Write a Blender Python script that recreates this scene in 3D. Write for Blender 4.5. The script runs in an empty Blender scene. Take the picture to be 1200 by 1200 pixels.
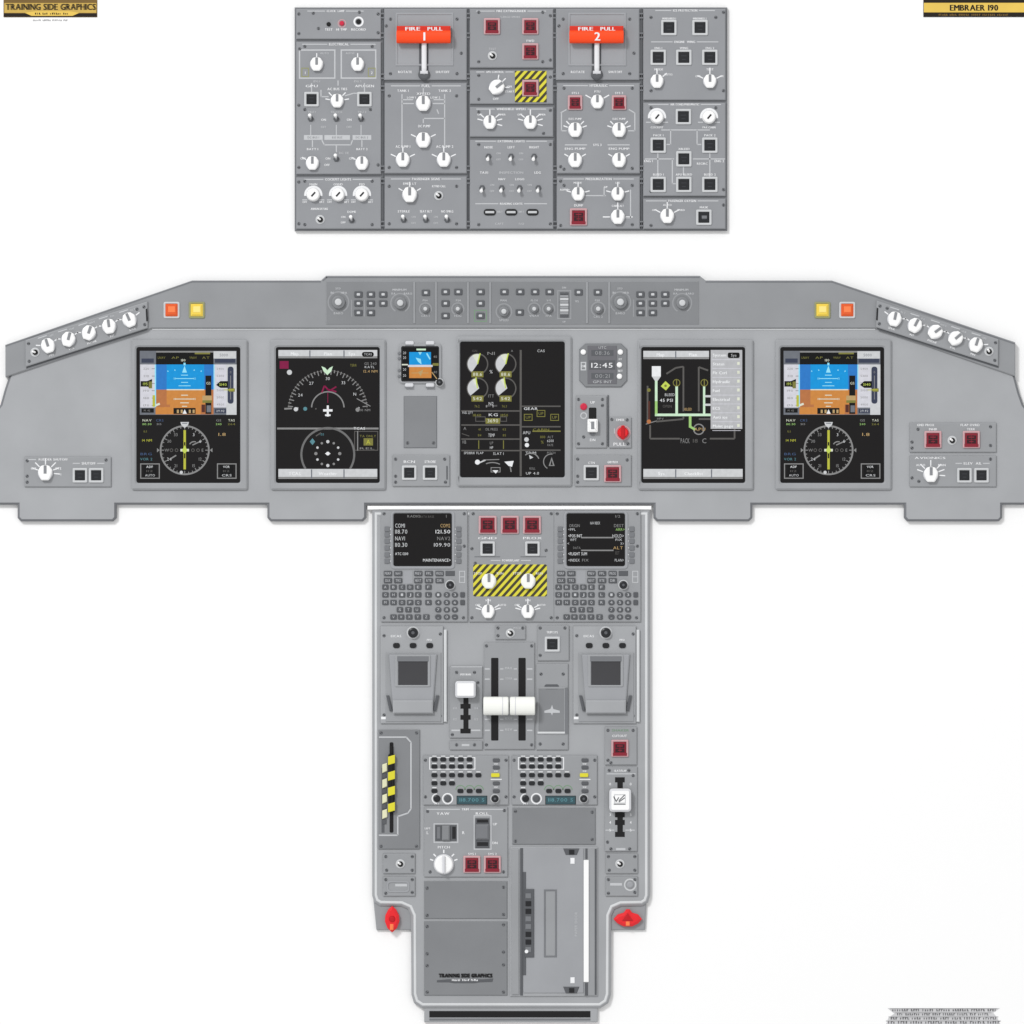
import bpy, math, random
from mathutils import Vector
random.seed(4)
S = 0.002            # one picture unit = 2 mm; the panels are built flat against a white backdrop
GAIN = 1.27
HS = 0.68           # relief of the panels relative to their face scale          # light that falls on the backdrop (ambient + key lamp)
scene = bpy.context.scene
col = scene.collection

def W(x, y, h):
    return Vector(((x - 600) * S, -h * S * HS, (600 - y) * S))

# ------------------------------------------------------------------ materials
MATS = {}
def lin(c):
    c = c / 255.0
    return c / 12.92 if c <= 0.04045 else ((c + 0.055) / 1.055) ** 2.4
def mat(name, rgb, rough=0.55, var=0.05, metal=0.0, bump=0.03, spec=0.3):
    m = bpy.data.materials.new(name); m.use_nodes = True
    nt = m.node_tree; b = nt.nodes['Principled BSDF']
    c = [min(0.93, lin(v) / GAIN) for v in rgb]
    tc = nt.nodes.new('ShaderNodeTexCoord')
    n1 = nt.nodes.new('ShaderNodeTexNoise'); n1.inputs['Scale'].default_value = 9; n1.inputs['Detail'].default_value = 6
    n2 = nt.nodes.new('ShaderNodeTexNoise'); n2.inputs['Scale'].default_value = 420; n2.inputs['Detail'].default_value = 2
    nt.links.new(tc.outputs['Object'], n1.inputs['Vector']); nt.links.new(tc.outputs['Object'], n2.inputs['Vector'])
    r = nt.nodes.new('ShaderNodeMapRange'); r.inputs['From Min'].default_value = 0.3; r.inputs['From Max'].default_value = 0.7
    r.inputs['To Min'].default_value = 1 - var; r.inputs['To Max'].default_value = 1 + var
    nt.links.new(n1.outputs['Fac'], r.inputs['Value'])
    mx = nt.nodes.new('ShaderNodeMix'); mx.data_type = 'RGBA'; mx.blend_type = 'MULTIPLY'; mx.inputs['Factor'].default_value = 1
    mx.inputs['A'].default_value = (*c, 1); nt.links.new(r.outputs['Result'], mx.inputs['B'])
    nt.links.new(mx.outputs['Result'], b.inputs['Base Color'])
    b.inputs['Roughness'].default_value = rough; b.inputs['Metallic'].default_value = metal
    b.inputs['Specular IOR Level'].default_value = spec
    if bump:
        bp = nt.nodes.new('ShaderNodeBump'); bp.inputs['Strength'].default_value = bump; bp.inputs['Distance'].default_value = 0.001
        nt.links.new(n2.outputs['Fac'], bp.inputs['Height']); nt.links.new(bp.outputs['Normal'], b.inputs['Normal'])
    MATS[name] = m
def lit(name, rgb, k=1.0):
    """lit display phosphor: glows with its own colour, faint pixel grain"""
    m = bpy.data.materials.new(name); m.use_nodes = True
    nt = m.node_tree; b = nt.nodes['Principled BSDF']
    c = [lin(v) for v in rgb]
    tc = nt.nodes.new('ShaderNodeTexCoord')
    n = nt.nodes.new('ShaderNodeTexNoise'); n.inputs['Scale'].default_value = 120
    nt.links.new(tc.outputs['Object'], n.inputs['Vector'])
    r = nt.nodes.new('ShaderNodeMapRange'); r.inputs['To Min'].default_value = 0.86; r.inputs['To Max'].default_value = 1.1
    nt.links.new(n.outputs['Fac'], r.inputs['Value'])
    b.inputs['Base Color'].default_value = (0.004, 0.004, 0.004, 1); b.inputs['Roughness'].default_value = 0.6
    b.inputs['Specular IOR Level'].default_value = 0.1
    b.inputs['Emission Color'].default_value = (*c, 1)
    mm = nt.nodes.new('ShaderNodeMath'); mm.operation = 'MULTIPLY'; mm.inputs[1].default_value = k
    nt.links.new(r.outputs['Result'], mm.inputs[0]); nt.links.new(mm.outputs[0], b.inputs['Emission Strength'])
    MATS[name] = m
def stripes(name, a, bcol, scale, ang):
    mat(name, a); m = MATS[name]; nt = m.node_tree; b = nt.nodes['Principled BSDF']
    tc = nt.nodes.new('ShaderNodeTexCoord'); mp = nt.nodes.new('ShaderNodeMapping'); mp.inputs['Rotation'].default_value = (0, ang, 0)
    wv = nt.nodes.new('ShaderNodeTexWave'); wv.bands_direction = 'X'; wv.inputs['Scale'].default_value = scale
    nt.links.new(tc.outputs['Object'], mp.inputs['Vector']); nt.links.new(mp.outputs['Vector'], wv.inputs['Vector'])
    cr = nt.nodes.new('ShaderNodeValToRGB'); cr.color_ramp.elements[0].position = 0.46; cr.color_ramp.elements[1].position = 0.56
    cr.color_ramp.elements[0].color = (*[lin(v) / GAIN for v in a], 1); cr.color_ramp.elements[1].color = (*[lin(v) / GAIN for v in bcol], 1)
    nt.links.new(wv.outputs['Fac'], cr.inputs['Fac']); nt.links.new(cr.outputs['Color'], b.inputs['Base Color'])

mat('backdrop_white', (253, 253, 253), 0.9, 0.0, bump=0)
mat('panel_grey', (166, 168, 171)); mat('glare_grey', (146, 148, 151)); mat('inset_grey', (131, 133, 136))
mat('overhead_grey', (146, 148, 152)); mat('rail_grey', (118, 120, 124)); mat('plate_light', (157, 159, 163))
mat('pedestal_grey', (163, 165, 168)); mat('module_grey', (152, 154, 157)); mat('blank_grey', (129, 131, 134))
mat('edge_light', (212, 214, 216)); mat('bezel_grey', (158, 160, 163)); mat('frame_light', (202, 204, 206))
mat('clock_grey', (106, 106, 111)); mat('dark_grey', (88, 90, 94)); mat('mid_grey', (118, 120, 124)); mat('pad_dark', (62, 62, 65)); mat('key_grey', (84, 86, 90), 0.5)
mat('black', (26, 27, 30), 0.4); mat('button_black', (30, 32, 36), 0.35); mat('rubber_black', (14, 14, 16), 0.7)
mat('legend_grey', (54, 57, 62), 0.5); mat('print_white', (240, 241, 243), 0.7, 0.02); mat('print_grey', (194, 196, 199), 0.7, 0.02); mat('print_dark', (40, 40, 44), 0.7)
mat('knob_white', (250, 250, 250), 0.35, 0.02, bump=0.02); mat('knob_shade', (214, 215, 219), 0.4, 0.02); mat('pointer_grey', (136, 138, 142), 0.4)
mat('cream_dull', (226, 226, 190), 0.5); mat('cream', (247, 248, 243), 0.35, 0.02, bump=0.02); mat('chrome', (232, 233, 236), 0.3, 0.02); mat('steel', (205, 207, 210), 0.3, 0.03, 0.35)
mat('fire_red', (255, 74, 18), 0.35); mat('fire_dark', (214, 44, 20), 0.4)
mat('guard_pink', (204, 162, 166), 0.45); mat('guard_red', (136, 28, 46), 0.4); mat('guard_dark', (50, 12, 22), 0.4)
mat('signal_red', (232, 34, 42), 0.3); mat('signal_deep', (190, 14, 26), 0.3); mat('led_red', (205, 40, 70), 0.3)
mat('yellow', (222, 214, 50), 0.45); mat('olive', (150, 152, 110), 0.6); mat('green_print', (120, 150, 122), 0.6)
mat('lcd_teal', (54, 84, 92), 0.3); mat('lamp_orange', (226, 92, 40), 0.3); mat('lamp_yellow', (240, 208, 80), 0.3)
mat('lamp_orange_hot', (250, 130, 75), 0.3); mat('lamp_yellow_hot', (252, 230, 135), 0.3)
mat('gold', (232, 196, 88), 0.5, 0.08); mat('gold_dull', (204, 170, 80), 0.5, 0.1); mat('gold_dark', (120, 92, 40), 0.5, 0.1); mat('ink', (30, 22, 14), 0.8); mat('ink_grey', (150, 150, 152), 0.8)
stripes('hazard', (220, 212, 60), (60, 56, 40), 25, math.radians(-42))
L = {}
for n, c in dict(scr=(20, 18, 19), white=(236, 238, 240), lt=(206, 208, 210), grey=(138, 138, 138), dim=(92, 90, 88), sky=(14, 150, 220), sky2=(44, 122, 200),
                 gnd=(206, 136, 66), gnd2=(184, 116, 70), navy=(58, 64, 84), steelb=(112, 116, 124), olive=(128, 126, 62), yel=(188, 190, 66), cy=(150, 226, 250),
                 green=(158, 204, 120), pale=(206, 236, 206), mag=(132, 22, 70), teal=(90, 140, 150), tan=(190, 160, 110), brown=(84, 44, 36), blue=(70, 92, 130),
                 limec=(196, 214, 90), blk=(9, 9, 11), sand=(222, 226, 208), tape=(212, 212, 220), ring=(112, 112, 112), menu=(186, 187, 190)).items():
    lit('lit_' + n, c)

# ------------------------------------------------------------------ mesh builder
GLYPH = {}
def glyph(ch):
    if ch not in GLYPH:
        cu = bpy.data.curves.new('g', 'FONT'); cu.body = ch; cu.size = 1; cu.resolution_u = 2
        ob = bpy.data.objects.new('g', cu); col.objects.link(ob)
        me = bpy.data.meshes.new_from_object(ob.evaluated_get(bpy.context.evaluated_depsgraph_get()))
        v = [(p.co.x, p.co.y) for p in me.vertices]; f = [tuple(p.vertices) for p in me.polygons]
        if v:
            x0 = min(p[0] for p in v); v = [(p[0] - x0, p[1]) for p in v]; w = max(p[0] for p in v)
        else: w = 0.3
        bpy.data.objects.remove(ob); bpy.data.curves.remove(cu); bpy.data.meshes.remove(me)
        GLYPH[ch] = (v, f, w)
    return GLYPH[ch]
def capheight():
    return max(p[1] for p in glyph('H')[0])

def rect(x0, y0, x1, y1): return [(x0, y1), (x1, y1), (x1, y0), (x0, y0)]
def rr(x0, y0, x1, y1, r, n=4):
    P = []
    for cx, cy, a0 in ((x1 - r, y1 - r, 90), (x1 - r, y0 + r, 0), (x0 + r, y0 + r, -90), (x0 + r, y1 - r, -180)):
        for k in range(n + 1):
            a = math.radians(a0 - 90 * k / n); P.append((cx + r * math.cos(a), cy + r * math.sin(a)))
    return ccw(P)
def circ(cx, cy, r, n=20): return ccw([(cx + r * math.cos(2 * math.pi * k / n), cy + r * math.sin(2 * math.pi * k / n)) for k in range(n)])
def ccw(P):
    a = sum(P[i - 1][0] * P[i][1] - P[i][0] * P[i - 1][1] for i in range(len(P)))
    return P if a < 0 else P[::-1]
def inset(P, d):
    n = len(P); out = []
    for i in range(n):
        p0, p, p1 = P[i - 1], P[i], P[(i + 1) % n]
        e0 = Vector((p[0] - p0[0], p[1] - p0[1])); e1 = Vector((p1[0] - p[0], p1[1] - p[1]))
        if e0.length < 1e-6 or e1.length < 1e-6: out.append(p); continue
        e0.normalize(); e1.normalize()
        n0 = Vector((e0.y, -e0.x)); n1 = Vector((e1.y, -e1.x))      # inward for this winding (y points down)
        b = n0 + n1; q = 1 + n0.dot(n1)
        b = b / max(q, 0.3)
        out.append((p[0] + b.x * d, p[1] + b.y * d))
    return out

class MB:
    def __init__(s): s.v = []; s.f = []; s.m = []
    def add(s, vs, fs, m):
        o = len(s.v); s.v += vs
        for f in fs: s.f.append(tuple(i + o for i in f)); s.m.append(m)
    def flat(s, P, h, m): P = ccw(P); s.add([(x, y, h) for x, y in P], [tuple(range(len(P)))], m)
    def quad(s, x0, y0, x1, y1, h, m): s.flat(rect(x0, y0, x1, y1), h, m)
    def plate(s, P, h0, h1, m, bev=0.0, em=None, side=None):
        P = ccw(P); n = len(P); em = em or m
        ring = lambda Q, h: [(x, y, h) for x, y in Q]
        q = lambda a, b: [(a + i, a + (i + 1) % n, b + (i + 1) % n, b + i) for i in range(n)]
        if bev:
            s.add(ring(P, h0) + ring(P, h1 - bev), q(0, n), side or m)
            s.add(ring(P, h1 - bev) + ring(inset(P, bev), h1), q(0, n), em)
            s.add(ring(inset(P, bev), h1), [tuple(range(n))], m)
        else:
            s.add(ring(P, h0) + ring(P, h1), q(0, n), side or m); s.add(ring(P, h1), [tuple(range(n))], m)
    def box(s, x0, y0, x1, y1, h0, h1, m, bev=0.0, em=None, r=0, side=None):
        s.plate(rr(x0, y0, x1, y1, r) if r else rect(x0, y0, x1, y1), h0, h1, m, bev, em, side)
    def frame(s, A, B, h0, h1, m, bev=0.6, hi=None):
        """ring plate between outline A and opening B (same point count)"""
        A = ccw(A); B = ccw(B); n = len(A); hi = h0 if hi is None else hi
        R = [[(x, y, h0) for x, y in A], [(x, y, h1 - bev) for x, y in A], [(x, y, h1) for x, y in inset(A, bev)],
             [(x, y, h1) for x, y in inset(B, -bev)], [(x, y, h1 - bev) for x, y in B], [(x, y, hi) for x, y in B]]
        vs = [p for r in R for p in r]; fs = []
        for k in range(5):
            for i in range(n): j = (i + 1) % n; fs.append((k * n + i, k * n + j, (k + 1) * n + j, (k + 1) * n + i))
        s.add(vs, fs, m)
    def outline(s, x0, y0, x1, y1, w, h, m):
        s.quad(x0, y0, x1, y0 + w, h, m); s.quad(x0, y1 - w, x1, y1, h, m); s.quad(x0, y0 + w, x0 + w, y1 - w, h, m); s.quad(x1 - w, y0 + w, x1, y1 - w, h, m)
    def line(s, x0, y0, x1, y1, w, h, m):
        d = Vector((x1 - x0, y1 - y0))
        if d.length < 1e-5: return
        d.normalize(); nx, ny = -d.y * w / 2, d.x * w / 2
        s.flat([(x0 + nx, y0 + ny), (x1 + nx, y1 + ny), (x1 - nx, y1 - ny), (x0 - nx, y0 - ny)], h, m)
    def arc(s, cx, cy, r, w, a0, a1, h, m, n=28):
        vs = []; fs = []
        for k in range(n + 1):
            a = math.radians(a0 + (a1 - a0) * k / n)      # clockwise from the top
            for q in (r - w / 2, r + w / 2): vs.append((cx + q * math.sin(a), cy - q * math.cos(a), h))
        for k in range(n): fs.append((2 * k, 2 * k + 2, 2 * k + 3, 2 * k + 1))
        s.add(vs, fs, m)
    def disc(s, cx, cy, r, h, m, n=18): s.flat(circ(cx, cy, r, n), h, m)
    def lathe(s, cx, cy, prof, m, n=20, ms=None):
        vs = []; 
        for r, h in prof:
            for k in range(n): a = -2 * math.pi * k / n; vs.append((cx + r * math.cos(a), cy + r * math.sin(a), h))
        for k in range(len(prof) - 1):
            s.add(vs[k * n:(k + 2) * n], [(i, (i + 1) % n, n + (i + 1) % n, n + i) for i in range(n)], ms[k] if ms else m)
        s.add(vs[-n:], [tuple(range(n))], ms[-1] if ms else m)
    def tube(s, pts, rad, m, n=12, ms=None):
        rings = []
        for i, p in enumerate(pts):
            p = Vector(p); a = Vector(pts[max(0, i - 1)]); b = Vector(pts[min(len(pts) - 1, i + 1)])
            t = (b - a).normalized(); u = t.cross(Vector((0, 0, 1)))
            if u.length < 0.1: u = t.cross(Vector((0, 1, 0)))
            u.normalize(); w = t.cross(u)
            rings.append([tuple(p + (u * math.cos(2 * math.pi * k / n) + w * math.sin(2 * math.pi * k / n)) * rad[i]) for k in range(n)])
        for i in range(len(rings) - 1):
            s.add(rings[i] + rings[i + 1], [(k, (k + 1) % n, n + (k + 1) % n, n + k) for k in range(n)], ms[i] if ms else m)
        s.add(rings[0], [tuple(range(n))[::-1]], ms[0] if ms else m); s.add(rings[-1], [tuple(range(n))], ms[-1] if ms else m)
    def text(s, t, cx, cy, size, h, m='print_white', wid=None, al='c', bold=0, rot=0):
        k = size / CAP; sp = 0.13; w = 0; L_ = []
        for ch in t:
            v, f, gw = glyph(ch); L_.append((v, f, w)); w += gw + (sp if ch != ' ' else 0.05)
        w -= sp; kx = k if wid is None else wid / max(w, 0.01)
        x0 = {'c': cx - w * kx / 2, 'l': cx, 'r': cx - w * kx}[al]
        ca, sa = math.cos(math.radians(rot)), math.sin(math.radians(rot))
        for v, f, ox in L_:
            vs = []
            for x, y in v:
                px, py = x0 + (ox + x) * kx, cy + size / 2 - y * k
                if rot: dx, dy = px - cx, py - cy; px, py = cx + dx * ca - dy * sa, cy + dx * sa + dy * ca
                vs.append((px, py, h))
            s.add(vs, f, m)
            if bold: s.add([(x + bold, y, hh) for x, y, hh in [(a, b, c + 0.03) for a, b, c in vs]], f, m)
    def greek(s, x0, x1, y, size, h, m, words):
        '''a line of print too small to read: short strokes in word-like runs'''
        x = x0; left = 0; unit = (x1 - x0) / words / 6.5
        while x < x1 - unit:
            if left <= 0: left = random.randint(3, 7); x += unit * 0.9; continue
            k = random.random(); w = unit * random.uniform(.35, .6)
            s.quad(x, y - size * (.5 if k > .3 else .25), x + w, y + size * .5, h, m)
            if k > .55: s.quad(x + w, y - size * .5 if k < .8 else y + size * .2, x + unit * .85, y - size * .2 if k < .8 else y + size * .5, h, m)
            x += unit; left -= 1
    def mesh(s, name, origin):
        me = bpy.data.meshes.new(name); o = W(*origin)
        me.from_pydata([tuple(W(*p) - o) for p in s.v], [], s.f)
        names = []
        for x in s.m:
            if x not in names: names.append(x)
        for x in names: me.materials.append(MATS[x])
        ix = {x: i for i, x in enumerate(names)}
        me.polygons.foreach_set('material_index', [ix[x] for x in s.m]); me.update()
        return me
CAP = capheight()

# ------------------------------------------------------------------ objects
ORG = {}
def thing(name, label, cat, origin):
    o = bpy.data.objects.new(name, None); col.objects.link(o); o.location = W(*origin); o.empty_display_size = 0.1
    o['label'] = label; o['category'] = cat; ORG[o] = origin; return o
def inst(name, me, parent, x, y, h, rot=0, label=None):
    o = bpy.data.objects.new(name, me); col.objects.link(o); o.parent = parent
    o.location = W(x, y, h) - W(*ORG[parent]); o.rotation_euler = (0, math.radians(rot), 0)
    ORG[o] = (x, y, h)
    if label: o['label'] = label
    return o
def part(name, mb, parent, origin, rot=0, label=None):
    return inst(name, mb.mesh(name, origin), parent, *origin, rot=rot, label=label)

PROTO = {}
def proto(key, fn):
    if key not in PROTO:
        b = MB(); fn(b); PROTO[key] = b.mesh(key, (0, 0, 0))
    return PROTO[key]
def p_knob(r, wm='knob_white'):
    def f(b):
        k = r / 8.0 * 0.96
        b.lathe(0, 0, [(r * 1.0, 0), (r * 0.98, 2.0), (r * 0.86, 3.0)], 'knob_shade' if wm == 'knob_white' else wm, 24)
        P = [(-4.6, -7.4), (-1.2, -8.4), (1.2, -8.4), (4.6, -7.4), (7.6, -2.6), (7.0, 1.6), (4.9, 6.8), (3.4, 8.2), (-3.4, 8.2), (-4.9, 6.8), (-7.0, 1.6), (-7.6, -2.6)]
        b.plate([(x * k, y * k) for x, y in P], 2.2, 7.2 * k, wm, 1.3 * k)
        b.box(-1.5 * k, -8.0 * k, 1.5 * k, 0.8 * k, 7 * k, 7.2 * k + 1.2, 'pointer_grey', 0.5)
    return f
def p_selector(b):            # round knob seen with a dark grip slot
    b.lathe(0, 0, [(8.0, 0), (7.8, 2.0), (7.2, 2.8)], 'knob_white', 24)
    b.lathe(0, 0, [(7.4, 3), (7.0, 7.5), (6.0, 8.5)], 'knob_white', 20)
    b.box(-1.0, -3.6, 1.0, 3.0, 8.4, 9.0, 'print_dark', 0.3)
def p_button(w, cap='button_black'):
    def f(b):
        o = w / 2 + 2.6; i = w / 2
        b.frame(rr(-o, -o, o, o, 1.4, 3), rr(-i, -i, i, i, 0.6, 3), 0, 2.2, 'frame_light', 0.7, 0.2)
        b.box(-i + 0.3, -i + 0.3, i - 0.3, i - 0.3, 0, 1.5, cap, 0.7)
        b.quad(-i * 0.5, -i * 0.34, i * 0.5, -i * 0.22, 1.62, 'legend_grey'); b.quad(-i * 0.36, i * 0.3, i * 0.36, i * 0.42, 1.62, 'legend_grey')
    return f
def p_guard(w):
    def f(b):
        o = w / 2; i = o - 2.4
        b.frame(rr(-o, -o, o, o, 1.2, 3), rr(-i, -i, i, i, 0.6, 3), 0, 3.2, 'guard_pink', 0.9, 0.2)
        b.box(-i + 0.2, -i + 0.2, i - 0.2, i - 0.2, 0, 2.4, 'guard_red', 0.8)
        q = i * 0.62
        b.quad(-q * 1.15, -q, -0.3, -0.3, 2.6, 'guard_dark'); b.quad(0.3, -q, q * 1.15, -0.3, 2.6, 'guard_dark')
        b.quad(-q * 1.15, 0.3, -0.3, q, 2.6, 'guard_dark'); b.quad(0.3, 0.3, q * 1.15, q, 2.6, 'guard_dark'); b.quad(-q * .7, -q * .72, q * .7, -q * .45, 2.8, 'guard_red'); b.quad(-q * .5, q * .4, q * .5, q * .62, 2.8, 'guard_red')
        b.box(-i - 0.6, i * 0.72, i + 0.6, i + 1.2, 2.0, 4.0, 'guard_red', 0.5)
    return f
def p_toggle(up):
    def f(b):
        b.lathe(0, 0, [(3.6, 0), (3.6, 1.2), (2.8, 1.8)], 'dark_grey', 6)
        d = -1 if up else 1
        b.tube([(0, 0, 1.2), (-0.6, d * 2.2, 6.5), (-1.0, d * 4.0, 10), (-1.0, d * 4.6, 11)], [1.2, 1.6, 2.1, 1.5], 'steel', 10, ['steel', 'knob_white', 'knob_white'])
    return f
def p_jack(b):                # black paddle ball in a pale ring
    b.lathe(0, 0, [(5.4, 0), (5.4, 0.8), (4.2, 1.3)], 'frame_light', 18)
    b.lathe(0.2, 0.2, [(3.2, 1), (3.2, 3.0), (2.2, 4.6)], 'rubber_black', 14)
    b.tube([(0.5, 0.5, 3), (-2.2, -1.6, 6.5)], [1.5, 1.2], 'knob_white', 8)
def p_screw(b):
    b.lathe(0, 0, [(1.9, 0), (1.8, 0.5), (1.3, 0.8)], 'mid_grey', 12, ['dark_grey', 'dark_grey', 'mid_grey'])
    b.line(-1.2, -0.9, 1.2, 0.9, 0.7, 0.95, 'black')
def p_rocker(b):              # flat slotted dial of the reading-light row
    b.plate(rr(-7.2, -3.8, 7.2, 3.8, 3.7), 0, 1.6, 'black', 0.7)
    b.box(-5.2, -1.3, 5.2, 1.3, 1.4, 3.0, 'frame_light', 0.6)
def p_key(w, t, cap='key_grey', hh=2.0, ts=3.0, tm='print_grey', r=0.9, ht=6.0):
    def f(b):
        b.plate(rr(-w / 2, -ht / 2, w / 2, ht / 2, r, 3), 0, hh, cap, 0.6)
        if t: b.text(t, 0, 0, ts, hh + 0.15, tm, wid=min(w - 2.0, 1.5 * len(t) + 1.2))
    return f
def p_minikey(b):
    b.plate(rr(-4.8, -3.6, 4.8, 3.6, 1, 3), 0, 2.0, 'dark_grey', 0.8); b.plate(rr(-2.0, -1.5, 2.0, 1.5, 0.8, 3), 1.8, 2.9, 'frame_light', 0.5)
def p_dial(r):
    def f(b):
        b.lathe(0, 0, [(r * 0.66, 0), (r * 0.64, 5), (r * 0.5, 6)], 'blank_grey', 20)
        b.lathe(0, 0, [(r * 0.36, 5), (r * 0.32, 9), (r * 0.2, 9.6)], 'frame_light', 14)
    return f
def p_blackknob(r):
    def f(b):
        b.lathe(0, 0, [(r * 1.25, 0), (r * 1.2, 0.8), (r * 1.05, 1.1)], 'frame_light', 22)
        b.lathe(0, 0, [(r, 1), (r * 0.95, 6), (r * 0.7, 7)], 'button_black', 22); b.lathe(0, 0, [(r * 0.35, 6.9), (r * 0.3, 7.8)], 'dark_grey', 12)
    return f
def p_dot(r, m, hh=2.2):
    def f(b): b.lathe(0, 0, [(r, 0), (r * 0.95, hh * 0.6), (r * 0.6, hh)], m, 14)
    return f
def p_clip(b):                # dzus rail clip
    b.frame(rect(-4.2, -3.4, 4.2, 3.4), rect(-2.2, -1.5, 2.2, 1.5), 0, 2.6, 'rail_grey', 0.6); b.quad(-2.2, -1.5, 2.2, 1.5, 0.5, 'black')

class Mod:
    """a plate screwed to its panel, with the printing on it and the controls it carries"""
    def __init__(s, root, name, x0, y0, x1, y1, h0=8, h1=12, m='overhead_grey', bev=0.8, em=None, label=None, r=0, rot=0, side=None):
        s.b = MB(); s.root = root; s.name = name; s.h = h1; s.o = ((x0 + x1) / 2, (y0 + y1) / 2, h1); s.rot = rot; s.label = label
        s.obj = bpy.data.objects.new(name, bpy.data.meshes.new(name)); col.objects.link(s.obj); s.obj.parent = root
        s.obj.location = W(*s.o) - W(*ORG[root]); s.obj.rotation_euler = (0, math.radians(rot), 0); ORG[s.obj] = s.o
        if label: s.obj['label'] = label
        if m: s.b.box(x0, y0, x1, y1, h0, h1, m, bev, em, r, side)
    def done(s):
        old = s.obj.data; s.obj.data = s.b.mesh(s.name, s.o); bpy.data.meshes.remove(old); return s.obj
    def put(s, name, key, fn, x, y, rot=0, h=None, label=None): return inst(name, proto(key, fn), s.obj, x, y, s.h if h is None else h, rot, label)
    def text(s, t, x, y, size=3.0, m='print_white', wid=None, al='c', bold=0.3): s.b.text(t, x, y, size * 0.88, s.h + 0.25, m, wid, al, bold * 0.6)
    def bar(s, x0, y0, x1, y1, m='print_grey'): s.b.quad(x0, y0, x1, y1, s.h + 0.12, m)
    def line(s, x0, y0, x1, y1, w=1.3, m='print_grey'): s.b.line(x0, y0, x1, y1, w, s.h + 0.12, m)
    def box(s, x0, y0, x1, y1, w=1.3, m='print_grey'): s.b.outline(x0, y0, x1, y1, w, s.h + 0.08, m)
    def title(s, t, x0, x1, y, size=3.4):
        c = (x0 + x1) / 2; n = max(10, len(t) * size * 0.72 + 4); s.text(t, c, y, size, wid=n - 4)
        s.line(x0, y, c - n / 2, y, 1.2); s.line(c + n / 2, y, x1, y, 1.2)
    def knob(s, x, y, rot=0, r=8, ticks=(-90, -48, 48, 90), lab=None, wm='knob_white', tl=6):
        for a in ticks:
            q = math.radians(a); s.line(x + (r + 0.6) * math.sin(q), y - (r + 0.6) * math.cos(q), x + (r + tl) * math.sin(q), y - (r + tl) * math.cos(q), 1.3, 'print_white')
        if lab: s.text(lab, x, y - r - 5, 3.0)
        return s.put('knob', 'knob_%s_%s' % (r, wm), p_knob(r, wm), x, y, rot)
    def sel(s, x, y, rot=40):
        s.b.arc(x, y, 9.4, 2.6, -98, 98, s.h + 0.12, 'print_white'); s.line(x - 13, y + 6, x - 7, y + 6); s.line(x + 7, y + 6, x + 13, y + 6)
        return s.put('knob', 'selector', p_selector, x, y, rot)
    def button(s, x, y, w=12, lab=None, label=None):
        if lab: s.text(lab, x, y - w / 2 - 5.2, 2.8)
        return s.put('push_button', 'button_%s' % w, p_button(w), x, y, label=label)
    def red(s, x, y, w=18, lab=None):
        if lab: s.text(lab, x, y - w / 2 - 2.8, 2.8)
        return s.put('guarded_button', 'guard_%s' % w, p_guard(w), x, y)
    def toggle(s, x, y, up=True, lab=None, side=True):
        if lab: s.text(lab, x, y - 8.6, 2.7)
        if side: s.text('ON', x + 11.5, y - 3.6, 2.4, 'print_grey'); s.text('OFF', x + 11.5, y + 3.6, 2.4, 'print_grey')
        return s.put('toggle_switch', 'toggle_%d' % up, p_toggle(up), x, y)
    def jack(s, x, y): return s.put('paddle_switch', 'jack', p_jack, x, y)
    def screws(s, *pts):
        for x, y in pts: s.put('screw', 'screw', p_screw, x, y, random.randint(0, 170))

# ------------------------------------------------------------------ setting
bd = MB(); bd.flat(rect(-1400, -1400, 2600, 2600), 0, 'backdrop_white')
o = bpy.data.objects.new('backdrop', bd.mesh('backdrop', (600, 600, 0))); col.objects.link(o); o['kind'] = 'structure'

# ================================================================== OVERHEAD PANEL
OV = thing('overhead_panel', 'grey upright rectangular switch panel with two red fire handles, standing alone above the wide panel', 'control panel', (598.5, 270, 0))
b = MB(); b.box(345, 8, 852.5, 270, 0.3, 8, 'rail_grey', 1.0)
for x in (449, 548.5, 650.5, 752): b.box(x - 0.7, 9.5, x + 0.7, 268.5, 7.5, 10.2, 'dark_grey', 0.3)
part('backing_plate', b, OV, (598.5, 270, 0))

def om(x0, y0, x1, y1, label=None): return Mod(OV, 'control_module', x0, y0, x1, y1, 7.5, 12, 'overhead_grey', 1.1, label=label)
# column one
m = om(347, 10, 446.5, 45.5, 'small plate with a black switch, a red lamp and a white ringed socket')
m.title('CLOCK  LAMP', 360, 426, 12.6, 2.6); m.screws((350, 16), (367, 15), (421, 14), (443, 16), (350, 39), (373, 33), (443, 38))
m.put('push_pin', 'pin', p_dot(2.6, 'rubber_black', 3), 385, 28); m.put('warning_lamp', 'led', p_dot(3.0, 'led_red', 3), 400.5, 27); m.b.arc(400.5, 27, 4.4, 1.0, 0, 360, m.h + .1, 'guard_pink')
m.b.arc(420, 25, 5.0, 2.0, 0, 360, m.h + .1, 'print_white'); m.put('socket', 'sock', p_dot(3, 'rubber_black', 2), 420, 25)
m.text('TEST', 385, 34.2, 3); m.text('HI TMP', 400, 34.2, 3); m.text('RECORD', 420, 34.2, 3, wid=17); m.done()
m = om(347, 48.5, 446.5, 204)
m.title('ELECTRICAL', 354, 440, 51.5, 3.2); m.screws((351, 57), (357, 54), (436, 54), (350, 123), (357, 128), (434, 128), (443, 193), (350, 196))
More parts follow.
